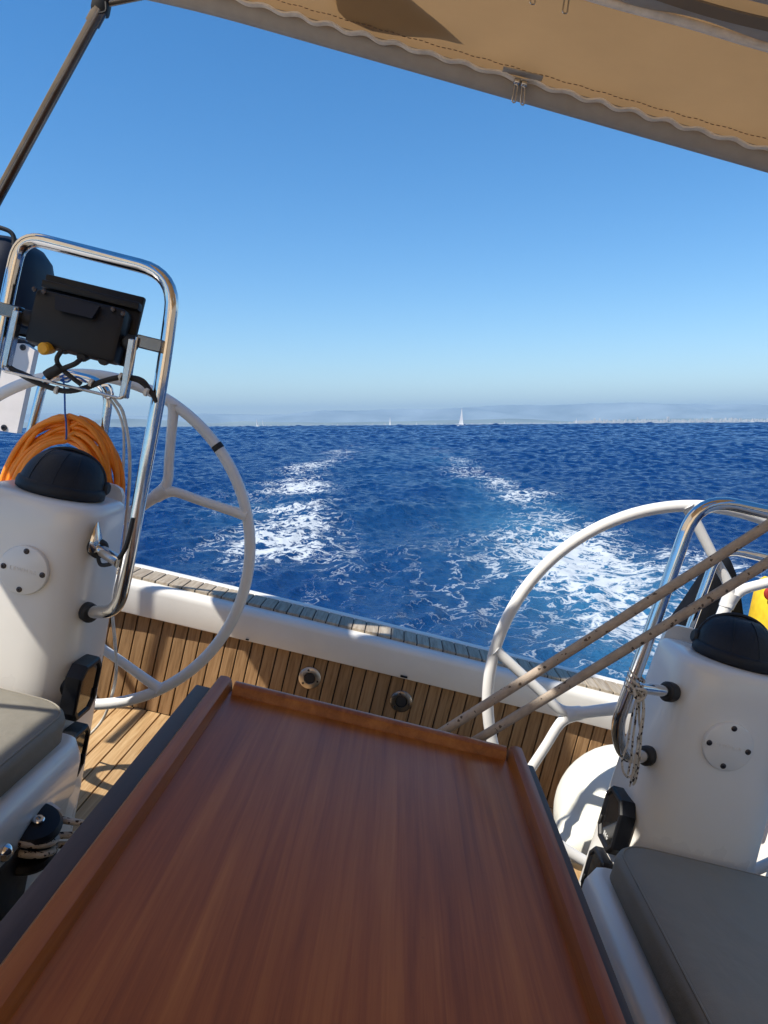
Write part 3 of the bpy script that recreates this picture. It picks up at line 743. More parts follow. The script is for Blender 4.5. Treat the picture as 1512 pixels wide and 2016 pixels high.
# ------------------------------------------------------------------ stainless pedestal guards
def guard(side, pts, mounts, label, Yg):
    base = Vector((mounts[0][1].x, mounts[0][1].y, mounts[0][1].z)); t = thing('pedestal_guard', label, 'rail', base, 'stainless guards over the pedestals')
    part('tube', MB().tube(pts, .0142, 20), M_steel, t, sharp=70)
    for a, b, r_ in mounts:
        d = (b-a).normalized()
        if r_: part('strut', MB().tube([a, b], r_, 14), M_steel, t)
        part('gasket', MB().lathe(b, -d, [(.020,-.012),(.022,-.004),(.022,.010),(.017,.014)], 20), M_rubber, t)
    return t
# left
Yg = 1.60
L = lambda x, y, Y=Yg: at(x, y, Y)
foot_in = Vector((PL+.150, 1.665, L(180, 1226).z)); 
xl, xr = L(20, 560).x, L(326, 640).x
pts = [Vector((xl-.07, 1.67, foot_in.z+.01)), Vector((xl-.02, 1.61, foot_in.z+.02)), Vector((xl-.004, Yg, foot_in.z+.12)), Vector((xl, Yg, L(20, 560).z)), Vector((xl+.004, Yg, L(55, 467).z)), Vector((xr, Yg, L(310, 532).z)), Vector((L(320,740).x, Yg, L(320,740).z)), L(250, 1120), L(232, 1205, 1.61), foot_in]
gl = guard('l', fillet(pts, [.05, .08, .03, .075, .075, .1, .1, .05], 8), [(L(236, 1108), Vector((PL+.143, 1.66, L(205, 1095).z)), .013), (foot_in+Vector((.03, -.025, 0)), foot_in, 0)], 'left polished steel guard hoop carrying the chart plotter', Yg)
# right
G = lambda x, y, Y=1.60: at(x, y, Y)
foot_r = Vector((PR-.150, 1.665, G(1262, 1492, 1.64).z))
xr2 = G(1378, 1000).x+.37
pts = [foot_r, G(1228, 1492, 1.61), G(1212, 1432), G(1300, 1190), G(1374, 978), Vector((xr2, 1.60, G(1500, 1003).z)), Vector((xr2, 1.60, -.4)), Vector((xr2-.02, 1.61, foot_r.z+.02)), Vector((xr2-.06, 1.665, foot_r.z+.01))]
guard('r', fillet(pts, [.05, .08, .1, .08, .07, .08, .05], 8), [(G(1247, 1352), Vector((PR-.146, 1.655, G(1290, 1368).z)), .0125), (foot_r+Vector((-.03, -.025, 0)), foot_r, 0)], 'right polished steel guard hoop with a thin cord tied round it', 1.60)
# small hoops behind the compasses
def hoop(xc, hw, ztop, label, Yh=1.965):
    base = Vector((xc, Yh, -.30)); t = thing('grab_hoop', label, 'rail', base, 'small steel hoops behind the compasses')
    p = [Vector((xc-hw-.01, Yh-.012, -.62)), Vector((xc-hw-.01, Yh, -.36)), Vector((xc-hw+.008, Yh, ztop)), Vector((xc+hw-.008, Yh, ztop)), Vector((xc+hw+.01, Yh, -.36)), Vector((xc+hw+.01, Yh-.012, -.62))]
    part('tube', MB().tube(fillet(p, [.05, .06, .06, .05], 8), .0115, 16), M_steel, t, sharp=70)
hoop(PL-.10, .092, -.050, 'small steel hoop behind the left compass cover')
hoop(PR+.097, .10, -.088, 'small steel hoop behind the right compass cover')
# clam-shaped cable outlet
p = at(197, 1075, 1.60); cl = thing('cable_outlet', 'teardrop chrome cable outlet on the side of the left pedestal', 'cable outlet', Vector((PL+.137, 1.66, p.z)))
rings = []
for u, w, h in ((0, .003, .002), (.2, .012, .008), (.5, .019, .016), (.8, .022, .022), (.95, .020, .020), (1, .014, .014)):
    z = p.z+.038-.068*u
    rings.append([Vector((PL+.134+h*max(0, math.sin(a)), 1.655+w*math.cos(a), z)) for a in [2*math.pi*k/16 for k in range(16)]])
part('shell', MB().loft(rings), M_steel, cl)
pc = Vector((PL+.150, 1.65, p.z-.03))
solo('black_cable', MB().tube(catmull([pc, pc+Vector((.012, 0, -.022)), at(225, 1106, 1.61), at(247, 1078, 1.585), at(262, 1020, 1.585)], 8), .0045, 8), M_rubber, base=pc, label='short black cable looping from the chrome outlet to the left guard tube', cat='cable')

# ------------------------------------------------------------------ chart plotter on the left guard
pc = at(165, 634, 1.60); q = Matrix.Rotation(R(-6), 3, 'X'); cp = thing('chart_plotter', 'black chart plotter seen from behind, clamped in the left guard hoop', 'plotter', pc)
T = lambda x, y, z: pc + q @ Vector((x, y, z))
def qb(name, c, s, r_, mt, parent, lb=None): return part(name, MB().rbox(T(*c), s, r_, 2, q), mt, parent, lb)
bz = qb('front_bezel', (-.002, .024, .008), (.212, .014, .150), .004, M_black, cp)
bd = qb('rear_case', (-.004, -.004, -.014), (.190, .050, .112), .010, M_black, cp)
qb('top_ledge', (0, .012, .058), (.206, .03, .016), .003, M_black, bd)
tray = part('recess_frame', MB().loft([[T(-.05, -.034, .032), T(.042, -.034, .032), T(.034, -.034, .006), T(-.042, -.034, .006)], [T(-.05, -.043, .032), T(.042, -.043, .032), T(.034, -.046, .004), T(-.042, -.046, .004)]]), M_motor, bd)
for x, z in ((-.078, .036), (-.098, .036), (.066, .034), (.088, .030)):
    part('screw', MB().lathe(T(x, -.032, z), q @ Vector((0,-1,0)), [(.005,0),(.005,.003),(.003,.004)], 10), M_screw, bd)
for sg in (-1, 1):
    part('clamp_knob', MB().lathe(T(sg*.100, -.006, -.020), q @ Vector((sg,0,0)), [(.010,-.01),(.017,0),(.017,.016),(.012,.020)], 12), M_rubber, cp)
yk = at(88, 682, 1.555); part('yellow_cap', MB().lathe(yk+Vector((0,.03,0)), (0,-1,-.15), [(.011,0),(.0125,.02),(.0125,.034),(.009,.038)], 20), M_yellow_cap, cp, 'yellow round connector cap')
for (x, y) in ((122, 690), (158, 705), (200, 712)):
    k_ = at(x, y, 1.57); part('socket_plug', MB().lathe(k_+Vector((0, .03, .012)), (0, -1, -.35), [(.012,0),(.012,.022),(.009,.030)], 14), M_rubber, cp)
# U-shaped steel bracket
br = part('bracket', MB().tube(fillet([at(270, 664, 1.565), at(264, 700, 1.565), at(243, 786, 1.56), at(120, 757, 1.56), at(2, 729, 1.56), at(18, 660, 1.565), at(30, 606, 1.565)], .012, 4), .0030, 8), M_steel2, cp)
for (a, b) in (((272, 672), (322, 683)), ((2, 608), (42, 618))):
    A_, B_ = at(*a, 1.585), at(*b, 1.585); c_ = (A_+B_)/2
    part('clamp_plate', MB().rbox(c_, ((B_-A_).length, .028, .026), .002, 1), M_steel_dull, br)
for (a, b) in (((262, 668), (244, 784)), ((36, 612), (12, 722))):
    A_, B_ = at(*a, 1.57), at(*b, 1.57); d = (B_-A_); ang_ = math.atan2(d.x, -d.z)
    part('arm_plate', MB().rbox((A_+B_)/2, (.014, .022, d.length), .002, 1, Matrix.Rotation(-ang_, 3, 'Y')), M_steel2, br)
# plugs and leads
def lead(name, pts, r_, mt, parent=None): return part(name, MB().tube(catmull(pts, 8), r_, 8), mt, parent or cp)
lead('lead', [at(122, 690, 1.55), at(112, 706, 1.54), at(118, 722, 1.545), at(140, 742, 1.55), at(160, 757, 1.555)], .0048, M_rubber)
lead('lead', [at(160, 706, 1.55), at(148, 716, 1.54), at(128, 724, 1.54), at(105, 733, 1.54)], .0052, M_rubber)
part('plug', MB().tube(catmull([at(118, 722, 1.54), at(112, 728, 1.54), at(100, 734, 1.54), at(90, 741, 1.54)], 5), [.006]+[.0105]*12+[.0105, .010, .006], 12), M_rubber, cp)
lead('lead', [at(20, 724, 1.57), at(55, 745, 1.57), at(90, 760, 1.575), at(130, 770, 1.575), at(170, 763, 1.575), at(205, 750, 1.57), at(240, 743, 1.57), at(275, 750, 1.575), at(300, 775, 1.585), at(308, 792, 1.59)], .0055, M_rubber)
lead('lead', [at(15, 722, 1.575), at(60, 740, 1.575), at(100, 764, 1.58), at(150, 766, 1.58), at(190, 752, 1.575), at(238, 741, 1.575), at(282, 748, 1.58), at(304, 785, 1.59)], .003, M_screw)
for (x, y) in ((180, 754), (238, 742), (288, 772), (112, 768)):
    k_ = at(x, y, 1.572); part('cable_tie', MB().lathe(k_, (1, 0, -.2), [(.0085,-.003),(.0085,.003)], 10), M_whitecord, cp)

# ------------------------------------------------------------------ orange cable coil
cc = at(124, 945, 1.925); ct = Vector(at(130, 820, 1.925))
path = []; turns = 12; per = 46
for i in range(turns*per+1):
    u = i/per; tn = int(u); a = 2*math.pi*(u-tn)
    r0 = random.Random(tn*13+5); r1 = random.Random((tn+1)*13+5); f = u-tn
    def pr(r_): return (r_.uniform(.108, .168), r_.uniform(.17, .225), r_.uniform(-.012, .012), r_.uniform(-.03, .03), r_.uniform(-.012, .012))
    A_, B_ = pr(r0), pr(r1); g = [x*(1-f)+y*f for x, y in zip(A_, B_)]
    top = ct.z + .004 - .0125*(tn*5 % 6) - .002*math.sin(tn)
    x = cc.x + g[0]*math.sin(a) + g[2]; z = top - g[1]*(1-math.cos(a))
    path.append(Vector((x, 1.925+g[4]+.006*math.sin(3*a+tn), z)))
coil = thing('cable_coil', 'coil of orange cable hung behind the left compass cover', 'cable coil', cc)
part('cable', MB().tube(path, .0072, 10), M_orange, coil)
bc = thing('hanging_cord', 'thin blue cord holding up the orange cable coil', 'cord', at(128, 745, 1.62))
part('strand', MB().tube(catmull([at(124, 742, 1.90), at(127, 770, 1.925), at(128, 810, 1.905), at(130, 830, 1.90), at(131, 858, 1.90), at(129, 866, 1.925)], 6), .0022, 6), M_blue, bc)
part('knot', MB().tube(catmull([at(118, 742, 1.89), at(128, 738, 1.885), at(140, 745, 1.89), at(132, 752, 1.89), at(120, 748, 1.888), at(150, 742, 1.89), at(170, 752, 1.895)], 6), .0024, 6), M_blue, bc)
part('knot', MB().lathe(at(129, 862, 1.96), (0,0,1), [(.003,-.006),(.006,0),(.003,.006)], 10), M_blue, bc)

wc = thing('white_cord', 'slack white cord hanging beside the left pedestal down to the floor', 'cord', at(165, 1462, 2.3))
part('strand', MB().tube(catmull([at(212, 770, 1.90), at(228, 790, 1.91), at(243, 815, 1.92), at(254, 880, 1.93), at(254, 960, 1.95), at(240, 1100, 1.97), at(222, 1190, 1.98), at(226, 1260, 2.0), at(229, 1320, 2.02), at(220, 1370, 2.08), at(200, 1420, 2.2), at(160, 1462, 2.28)], 8), .0042, 8), M_whitecord, wc)
part('strand', MB().tube(catmull([at(208, 775, 1.90), at(232, 810, 1.915), at(243, 850, 1.925), at(243, 920, 1.94), at(236, 1040, 1.96), at(215, 1130, 1.98), at(205, 1200, 2.0)], 8), .0032, 8), M_whitecord, wc)
k_ = at(211, 770, 1.895)
part('snap_clip', MB().tube(catmull([k_+Vector((-.015, 0, .01)), k_+Vector((.004, -.004, .014)), k_+Vector((.014, 0, -.004)), k_+Vector((.004, .003, -.016)), k_+Vector((-.01, 0, -.008))], 6), .004, 8), M_steel, wc)

# ------------------------------------------------------------------ outboard motor and its board, left quarter
mx, my = -1.53, 2.86
om = thing('outboard_motor', 'dark outboard motor stowed on the rail behind the left guard hoop', 'motor', (mx, my, -.45))
def sec(z, hx, hy, yo=0, n=28):
    return [Vector((mx+hx*math.copysign(abs(math.cos(a))**.75, math.cos(a)), my+yo+hy*math.copysign(abs(math.sin(a))**.75, math.sin(a)), z)) for a in [2*math.pi*k/n for k in range(n)]]
cw = part('cowl', MB().loft([sec(.045,.118,.17), sec(.07,.128,.18), sec(.16,.130,.185), sec(.25,.122,.18), sec(.31,.102,.16), sec(.345,.07,.12), sec(.357,.03,.06)]), M_motor, om, sharp=60)
part('cowl_band', MB().loft([sec(.030,.120,.172), sec(.032,.132,.185), sec(.052,.132,.185), sec(.055,.120,.172)]), M_rubber, om)
part('lower_pan', MB().loft([sec(-.10,.06,.08), sec(-.03,.09,.12), sec(.035,.115,.165)]), M_motor, om)
part('drive_leg', MB().loft([sec(-.62,.03,.07), sec(-.3,.035,.075), sec(-.09,.05,.08)]), M_motor, om)
part('handle', MB().tube(fillet([(mx-.03, my-.15, .30), (mx-.03, my-.15, .37), (mx+.05, my-.13, .365), (mx+.06, my-.13, .30)], .03), .008, 10), M_rubber, om)
bt = thing('motor_board', 'white tapered board with screws at the left picture edge', 'board', (-1.43, 2.74, -.32))
q0 = [at(48, 676, 2.74), at(68, 690, 2.74), at(33, 853, 2.74), at(-70, 838, 2.74), at(-60, 800, 2.74), at(8, 676, 2.74)]
part('board', MB().loft([q0, [p+Vector((0, .035, 0)) for p in q0]]), M_whiteboard, bt, sharp=20)
for (x, y) in ((45, 684), (8, 842)):
    part('screw', MB().lathe(at(x, y, 2.739), (0,-1,0), [(.011,0),(.011,.002),(.005,.003),(.004,.0)], 14), M_screw, bt)
pr_ = thing('stern_rail', 'steel stern rail post carrying the outboard motor', 'rail', (-1.47, 2.80, -.75))
part('post', MB().tube([(-1.50, 2.795, -.75), (-1.50, 2.795, .02)], .0125, 14), M_steel, pr_)
part('top_rail', MB().tube(fillet([(-1.88, 1.9, .0), (-1.86, 2.795, .02), (-1.50, 2.795, .02), (-1.40, 2.795, .02)], .1), .0125, 14), M_steel, pr_)

# ------------------------------------------------------------------ ropes, cord bundle
def sheet(p_lo, p_hi, label):
    A_, B_ = at(*p_lo, 1.49), at(*p_hi, 1.40); d = (B_-A_)
    lo = A_ - d*((A_.z-(SOLE+.03))/d.z); hi = B_ + d*1.1
    n = 60; pts = []
    for i in range(n+1):
        t = i/n; p = lo.lerp(hi, t); p.z -= .010*math.sin(math.pi*t); pts.append(p)
    return solo('rope', MB().tube(pts, .0096, 14), M_rope, base=lo, label=label, cat='rope', group='beige ropes crossing the right wheel')
sheet((866, 1437), (1512, 1026), 'upper of the two taut beige ropes crossing the right wheel')
sheet((938, 1450), (1512, 1100), 'lower of the two taut beige ropes crossing the right wheel')
blk = thing('floor_block', 'steel rope block on the floor behind the table', 'block', (-.38, 1.52, SOLE))
part('cheek', MB().rbox((-.38, 1.52, SOLE+.035), (.10, .05, .07), .012, 3), M_steel2, blk)
part('sheave', MB().lathe((-.38, 1.485, SOLE+.04), (0,1,0), [(.03,0),(.022,.02),(.022,.05),(.03,.07)], 20), M_black, blk)

cbd = thing('thin_cord_bundle', 'thin flecked cord tied round the right guard tube with hanging loops', 'cord', at(1252, 1352, 1.585))
ax = (G(1300, 1190)-G(1212, 1432)).normalized(); c0 = G(1250, 1342)
s1 = ax.orthogonal().normalized(); s2 = ax.cross(s1)
wr = []
for k in range(76):
    a = 2*math.pi*k/19; wr.append(c0 + ax*(.022-.045*k/75+.006*math.sin(a)) + (s1*math.cos(a)+s2*math.sin(a))*.0178)
part('wrap', MB().tube(wr, .0027, 7), M_cord, cbd)
kn = at(1258, 1365, 1.575)
part('knot', MB().tube(catmull([kn+Vector(v)*.8 for v in ((-.012,0,.01),(.012,-.006,.012),(.014,0,-.008),(-.008,-.008,-.01),(-.01,.004,.008),(.012,-.01,-.002),(0,-.004,-.022))], 7), .0034, 7), M_cord, cbd)
strands = [[(1262,1352),(1266,1400),(1258,1450),(1250,1500),(1240,1548)], [(1258,1360),(1252,1410),(1246,1455),(1243,1490),(1236,1525)],
           [(1262,1356),(1258,1410),(1262,1460),(1254,1505),(1246,1540)], [(1256,1360),(1242,1420),(1236,1462),(1226,1490),(1226,1515),(1236,1530),(1248,1520),(1254,1490),(1256,1450)],
           [(1264,1356),(1268,1400),(1262,1450),(1258,1500),(1252,1535),(1246,1545)]]
for i, s_ in enumerate(strands):
    part('strand', MB().tube(catmull([at(x, y, 1.578+.006*(i % 3)+.004*math.sin(j*2+i)) for j, (x, y) in enumerate(s_)], 8), .0023, 7), M_cord, cbd)

# ------------------------------------------------------------------ fender, bags
fc = at(1226, 1600, 2.27); fd = thing('fender', 'big round white fender lying behind the table by the right pedestal', 'fender', Vector((fc.x, fc.y, SOLE)))
axf = Vector((.5, .35, .25)).normalized(); RF = .2
pf = [(.03,-.27),(.045,-.262),(.05,-.235),(.075,-.222)]+[(RF*math.cos(a), .215*math.sin(a)) for a in [R(-66+8*k) for k in range(19)]]+[(.05,.235),(.045,.262),(.03,.27)]
part('body', MB().lathe(fc, axf, pf, 56), M_fender, fd, sharp=60)
part('eye', MB().lathe(fc+axf*.275, axf, [(.034,0),(.036,.01),(.034,.03),(.02,.045)], 20), M_blue, fd)
b1 = [at(1316, 1246, 2.35), at(1322, 1228, 2.35), at(1352, 1186, 2.35), at(1392, 1126, 2.35), at(1418, 1098, 2.35), at(1432, 1096, 2.35), at(1446, 1130, 2.35), at(1454, 1180, 2.35), at(1462, 1240, 2.35), at(1400, 1300, 2.35), at(1330, 1290, 2.35)]
cen = sum(b1, Vector())/len(b1)
rings = [[cen+(p-cen)*s_+Vector((0, y, 0)) for p in b1] for s_, y in ((.82, -.045), (.95, -.034), (1, -.01), (1, .02), (.94, .045), (.8, .055))]
bb = thing('black_bag', 'black triangular cloth cover behind the right steering wheel', 'bag', cen)
part('cover', MB().loft(rings), M_bagblack, bb, sharp=60)
part('support_post', MB().tube([(cen.x+.03, 2.36, CAPZ-.02), (cen.x+.03, 2.36, cen.z)], .012, 12), M_steel, bb)
yb_ = [at(1484, 1232, 2.25), at(1492, 1195, 2.25), at(1502, 1150, 2.25), at(1520, 1138, 2.25), at(1640, 1165, 2.25), at(1640, 1300, 2.25), at(1480, 1270, 2.25)]
cen = sum(yb_, Vector())/len(yb_)
yl = thing('yellow_bag', 'yellow bag with dark red patch at the right picture edge', 'bag', cen)
part('case', MB().loft([[cen+(p-cen)*s_+Vector((0, y, 0)) for p in yb_] for s_, y in ((.85, -.06), (.97, -.045), (1, 0), (.97, .05), (.85, .06))]), M_yellow, yl, sharp=60)
rp = at(1510, 1166, 2.20)
part('patch', MB().lathe(rp+Vector((.012,-.012,.0)), (0,-1,0), [(.022,-.01),(.022,.002),(.019,.004)], 20), M_red, yl)
part('strap', MB().tube([(cen.x, 2.25, cen.z), (cen.x, 2.25, CAPZ-.02)], .012, 12), M_steel, yl)

# ------------------------------------------------------------------ rope block at the lower left
kb = at(64, 1622, 1.37); db = thing('turning_block', 'black turning block with flecked rope below the left bench cushion', 'block', Vector((kb.x, kb.y, SOLE)))
part('pedestal_block', MB().rbox((kb.x-.020, kb.y-.05, kb.z-.10), (.05, .16, .17), .016, 3), M_black, db)
for dz in (0, -.055):
    part('cheek', MB().lathe(kb+Vector((0, 0, dz)), (0, -.25, 1), [(.03,-.010),(.052,-.008),(.054,0),(.048,.008),(.03,.012)], 28), M_black, db)
part('bolt', MB().lathe(kb+Vector((.012, -.006, .012)), (0, -.25, 1), [(.011,-.002),(.011,.005),(.009,.007),(.005,.007),(.004,.002)], 16), M_steel, db)
for dz in (-.024, -.044):
    rr_ = [kb + Vector((.047*math.cos(a), -.047*math.sin(a)+.0, dz+.012*math.sin(a))) for a in [R(-40+12*k) for k in range(22)]]
    rr_ = [rr_[0]+Vector((.06, .05, -.01))]+rr_+[rr_[-1]+Vector((-.06, .12, -.03))]
    part('rope_turn', MB().tube(rr_, .0068, 9), M_cord, db)
part('rope_turn', MB().tube([kb+Vector((.03, .05, -.01)), kb+Vector((.2, .08, -.015))], .0068, 9), M_cord, db)
part('mount_plate', MB().loft([[at(76, 1562, 1.45), at(120, 1592, 1.43), at(112, 1604, 1.42), at(34, 1592, 1.40)], [at(76, 1562, 1.47), at(120, 1592, 1.45), at(112, 1604, 1.44), at(34, 1592, 1.42)]]), M_gel2, db)
for (x, y) in ((68, 1560), (46, 1584)):
    part('bolt', MB().lathe(at(x, y, 1.395), (.6, -.6, .3), [(.007,0),(.007,.004),(.004,.006)], 10), M_steel, db)
kk = at(8, 1678, 1.26); part('shackle_ball', MB().lathe(kk, (0,0,1), [(.016*math.cos(R(-85+17*k_i)), .016*math.sin(R(-85+17*k_i))) for k_i in range(11)], 20), M_steel, db)

# ------------------------------------------------------------------ bimini
BX0, BX1, BY0, BY1 = -.672, .90, -.75, 1.472
def bz_(x, y): return .675-.0374*x - .02*max(0, (abs(x-.1)-.55)/.35)**2 + .022*math.sin(math.pi*min(1, max(0, (y-BY0)/(BY1-BY0)))*3) *.5
bi = thing('bimini', 'tan canvas bimini overhead with grey sleeved after edge', 'bimini', (.1, 1.0, .8))
nu, nv = 60, 110
def CP(i, j):
    x = BX0+(BX1-BX0)*i/nu; y = BY0+(BY1-BY0)*j/nv
    rip = .0025*math.sin(x*31+1.1*math.sin(x*9))*math.exp(-((y-BY1+.07)/.04)**2) + .004*math.sin(x*7+y*3)*math.sin(y*5)*(1-math.exp(-((y-BY1)/.2)**2))
    return Vector((x, y, bz_(x, y)+rip))
def hole(i, j):
    x = BX0+(BX1-BX0)*(i+.5)/nu; y = BY0+(BY1-BY0)*(j+.5)/nv; return .262 < x < .70 and .58 < y < 1.05
can = part('canopy', MB().grid(CP, nu, nv, hole), M_canvas, bi, sharp=180)
xs_ = [BX0+(BX1-BX0)*k/120 for k in range(121)]
part('edge_sleeve', MB().tube([Vector((x, BY1+.004, bz_(x, BY1)-.016)) for x in xs_], .0190, 14), M_hem, bi)
def ribbon(ys, zoff, amp, fr, w, mt, name, x0=BX0, x1=BX1, ph=0):
    n = 260
    def P(i, j):
        x = x0+(x1-x0)*i/n; y = ys+amp*math.sin(x*fr+.7*math.sin(x*fr*.31)+ph)
        yy = y + (w/2 if j in (1, 2) else -w/2)
        return Vector((x, yy, bz_(x, ys)+zoff+(-.0015 if j < 2 else .0015)+.003*math.sin(x*fr*.9)))
    return part(name, MB().loft([[P(i, j) for j in range(4)] for i in range(n+1)]), mt, bi)
ribbon(BY1-.027, -.014, .0017, 112, .013, M_zip, 'zip_tape')
st = MB()
for k in range(150):
    x = BX0+(BX1-BX0)*(k+.5)/150; y = BY1-.039+.0017*math.sin(x*112+.7*math.sin(x*112*.31))
    st.rbox((x, y, bz_(x, y)-.003), (.0070, .0016, .0012), .0004, 1)
so_ = part('stitching', st, M_thread, bi); so_['kind'] = 'stuff'
for px in (1011, 1026):
    p = at(px, 186, BY1-.02); z_ = p.z
    zs = part('zip_slider', MB().rbox((p.x, BY1-.03, bz_(p.x, BY1)-.020), (.011, .018, .008), .002, 2), M_steel2, bi)
    a_ = Vector((p.x, BY1-.03, bz_(p.x, BY1)-.024)); dxx = .003 if px < 1020 else .006
    part('pull_ring', MB().tube(fillet([a_+Vector((-.003,0,0)), a_+Vector((-.003+dxx,.004,-.028)), a_+Vector((.003+dxx,.004,-.029)), a_+Vector((.003,0,0)), a_+Vector((-.003,0,0))], .004, 4), .0013, 6), M_steel2, zs)
p = at(1018, 183, BY1); part('slider_flap', MB().rbox((p.x, BY1-.040, bz_(p.x, BY1)-.008), (.072, .018, .003), .001, 1), M_hem, bi)
# second zip, pocket and forward bow
xz0 = at(1030, 0, 1.176).x
part('second_zip', MB().tube([Vector((x, 1.178, bz_(x, 1.18)-.010+.0008*math.sin(x*400))) for x in [xz0+(BX1-xz0)*k/60 for k in range(61)]], .0064, 10), M_zip, bi)
ribbon(1.152, -.009, .005, 36, .026, M_hem, 'zip_flap', xz0-.03, BX1)
ribbon(1.124, -.014, .001, 20, .026, M_strap, 'bow_pocket', xz0-.25, BX1)
for px in (1042, 1110):
    p = at(px, 12, 1.176); a_ = Vector((p.x, 1.171, bz_(p.x, 1.18)-.014)); zs = part('zip_slider', MB().rbox(a_, (.014, .014, .010), .002, 2), M_steel2, bi)
    part('pull_ring', MB().tube(fillet([a_+Vector((-.003,0,0)), a_+Vector((0,.003,-.030)), a_+Vector((.007,.003,-.030)), a_+Vector((.003,0,0)), a_+Vector((-.003,0,0))], .004, 4), .0013, 6), M_steel2, zs)
part('zip_end_patch', MB().rbox((at(1075, 4, 1.176).x, 1.168, bz_(.1, 1.18)-.006), (.072, .026, .004), .0015, 1), M_hem, bi)
wm_, wn_, wl_, wb_ = mat('clear_vinyl'); wb_.inputs['Base Color'].default_value = (.85, .92, 1, 1); wb_.inputs['Transmission Weight'].default_value = .9
wb_.inputs['Roughness'].default_value = .08; wb_.inputs['IOR'].default_value = 1.05
bump(wn_, wl_, tex_noise(wn_, wl_, 14, 3, .5).outputs[0], wb_, .6, .01)
part('vinyl_window', MB().rbox((.481, .815, bz_(.48, .815)-.008), (.46, .50, .003), .001, 1), wm_, bi)
part('window_border', MB().loft([[Vector((.481+sx*(.212+d), .815+sy*(.232+d), bz_(.48, .815)-.014+h)) for sx, sy in ((-1,-1),(1,-1),(1,1),(-1,1))] for d, h in ((0,0),(.018,0),(.018,.004),(0,.004),(0,0))], False), M_hem, bi)
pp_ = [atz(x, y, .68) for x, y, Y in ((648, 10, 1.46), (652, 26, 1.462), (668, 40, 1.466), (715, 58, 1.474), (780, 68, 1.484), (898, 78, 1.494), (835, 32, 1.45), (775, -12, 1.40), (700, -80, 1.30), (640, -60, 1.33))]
part('shadow_patch', MB().loft([[Vector((p.x, p.y, bz_(p.x, p.y)+h)) for p in pp_] for h in (.010, .013)]), M_bagblack, bi)  # added opaque sheet cut to a shadow's outline, darkens the canvas below
# bimini frame: after bow, corner joint and strut
fr = bi
cj = at(200, 8, BY1)
part('corner_joint', MB().rbox(cj+Vector((0, 0, .005)), (.03, .03, .05), .008, 2), M_black, fr)
part('bow', MB().tube([cj, Vector((BX0+.06, BY1+.004, bz_(BX0+.06, BY1)-.016)), Vector((.3, BY1+.004, bz_(.3, BY1)-.016))], .0070, 14), M_steel_dull, fr)
s0, s1_ = at(189, 34, BY1), at(-6, 392, 1.545); d = (s1_-s0)
part('strut', MB().tube([s0, s0+d*2.55], .0108, 18), M_steel_dull, fr)
part('strut_end', MB().tube([s0-d*.04, s0+d*.035], .0135, 18), M_steel_dull, fr)
part('joint_pin', MB().tube([cj+Vector((.0, -.01, -.012)), s0-d*.02], .008, 12), M_black, fr)
part('safety_pin', MB().tube(catmull([cj+Vector((.012, -.012, .0)), cj+Vector((.016, -.014, -.016)), cj+Vector((.004, -.014, -.022))], 5), .002, 6), M_black, fr)

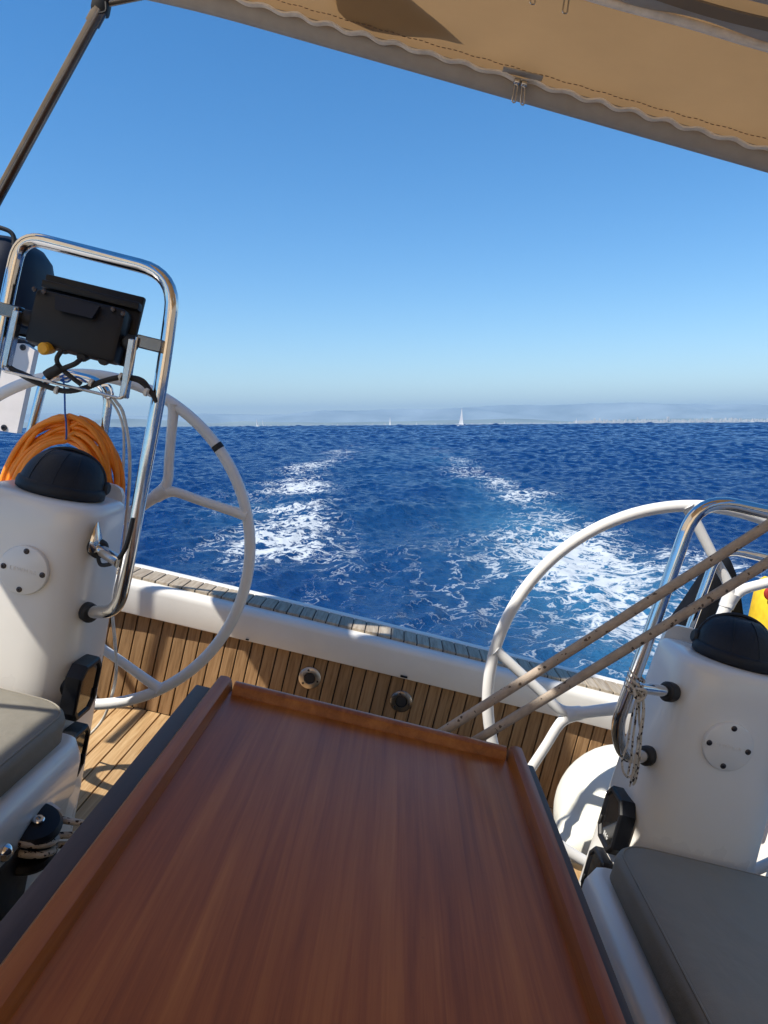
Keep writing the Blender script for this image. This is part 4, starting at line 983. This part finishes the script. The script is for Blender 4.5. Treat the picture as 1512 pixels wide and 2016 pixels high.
# sprayhood joined to the bimini and the cabin bulkhead, behind the viewer
sp = thing('sprayhood', 'tan canvas sprayhood closing the cockpit forward, behind the viewer', 'sprayhood', (.1, -1.6, -.4))
def HP(i, j):
    t = j/14; x = .1+1.25*(2*i/30-1)
    y = -.76-1.5*t; z = .68-.10*t-1.1*max(0, t-.35)**1.4
    side = max(0, abs(2*i/30-1)-.72)/.28
    return Vector((x*(1+.08*t), y+.05*side, z - (.55+.3*t)*side**1.6 - .0374*x*(1-t)))
part('hood_canvas', MB().grid(HP, 30, 14), M_hood, sp, sharp=180)
for t_ in (0, 7, 14): part('hood_bow', MB().tube([HP(i, t_)+Vector((0, 0, -.016)) for i in range(31)], .011, 10), M_steel, sp)
solo('cabin_bulkhead', MB().loft([[Vector((-1.9, y, -2.4)), Vector((2.0, y, -2.4)), Vector((2.0, y, -.62)), Vector((1.3, y, z)), Vector((-1.2, y, z)), Vector((-1.9, y, -.62))] for y, z in ((-1.25, -.46), (-3.2, -.40))]), M_gel2, base=(.05, -1.3, SOLE), kind='structure')
# canvas side screens added unseen to shade the cockpit and warm its light
def added_side_screen(prof_top, xb, zb, y0, y1, label, hole_=None):
    ss = thing('added_side_screen', label, 'screen', (xb, (y0+y1)/2, zb), 'added light-shaping side screens')
    nu_, nv_ = 80, 40; sgn = 1 if xb > 0 else -1
    def SP(i, j):
        y = y0+(y1-y0)*i/nu_; t = j/nv_
        for (ya, xa, za), (yc, xc_, zc) in zip(prof_top, prof_top[1:]):
            if ya <= y <= yc+1e-6:
                f = (y-ya)/(yc-ya); top = Vector((xa+(xc_-xa)*f, 0, za+(zc-za)*f)); break
        p = Vector((xb, 0, zb)).lerp(top, t)
        return Vector((p.x+.008*math.sin(y*9+t*3)*math.sin(math.pi*t), y, p.z))
    skip = (lambda i, j: hole_[0] < y0+(y1-y0)*(i+.5)/nu_ < hole_[1] and hole_[2] < SP(i, j).z < hole_[3]) if hole_ else None
    part('added_screen_cloth', MB().grid(SP, nu_, nv_, skip), M_added_screen, ss, sharp=180)
    for i in (0, 27, 54, 80):
        a_, b_ = SP(i, 0), SP(i, nv_)
        part('added_screen_pole', MB().tube([Vector((xb+sgn*.05, a_.y, -.64)), a_+Vector((sgn*.014, 0, 0)), b_+Vector((sgn*.014, 0, .02))], .011, 12), M_steel, ss)
added_side_screen([(-1.6, -1.75, 1.86), (.40, -1.75, 1.86), (.75, -1.72, 1.43), (1.42, -1.72, 1.43), (1.60, -1.87, 2.2), (2.4, -1.87, 2.2)], -1.45, .2, -1.6, 2.4, 'cream canvas added unseen along the left side to block the sun', (2.02, 2.12, .86, 1.10))  # added sun blocker; stepped top and cut-out shape the sunlit patches
added_side_screen([(-1.6, 1.85, 1.75), (1.9, 1.85, 1.75)], 1.58, .1, -1.6, 1.9, 'cream canvas added unseen along the right side to bounce warm light')  # added reflector; its sunlit inner face fills the cockpit with warm light
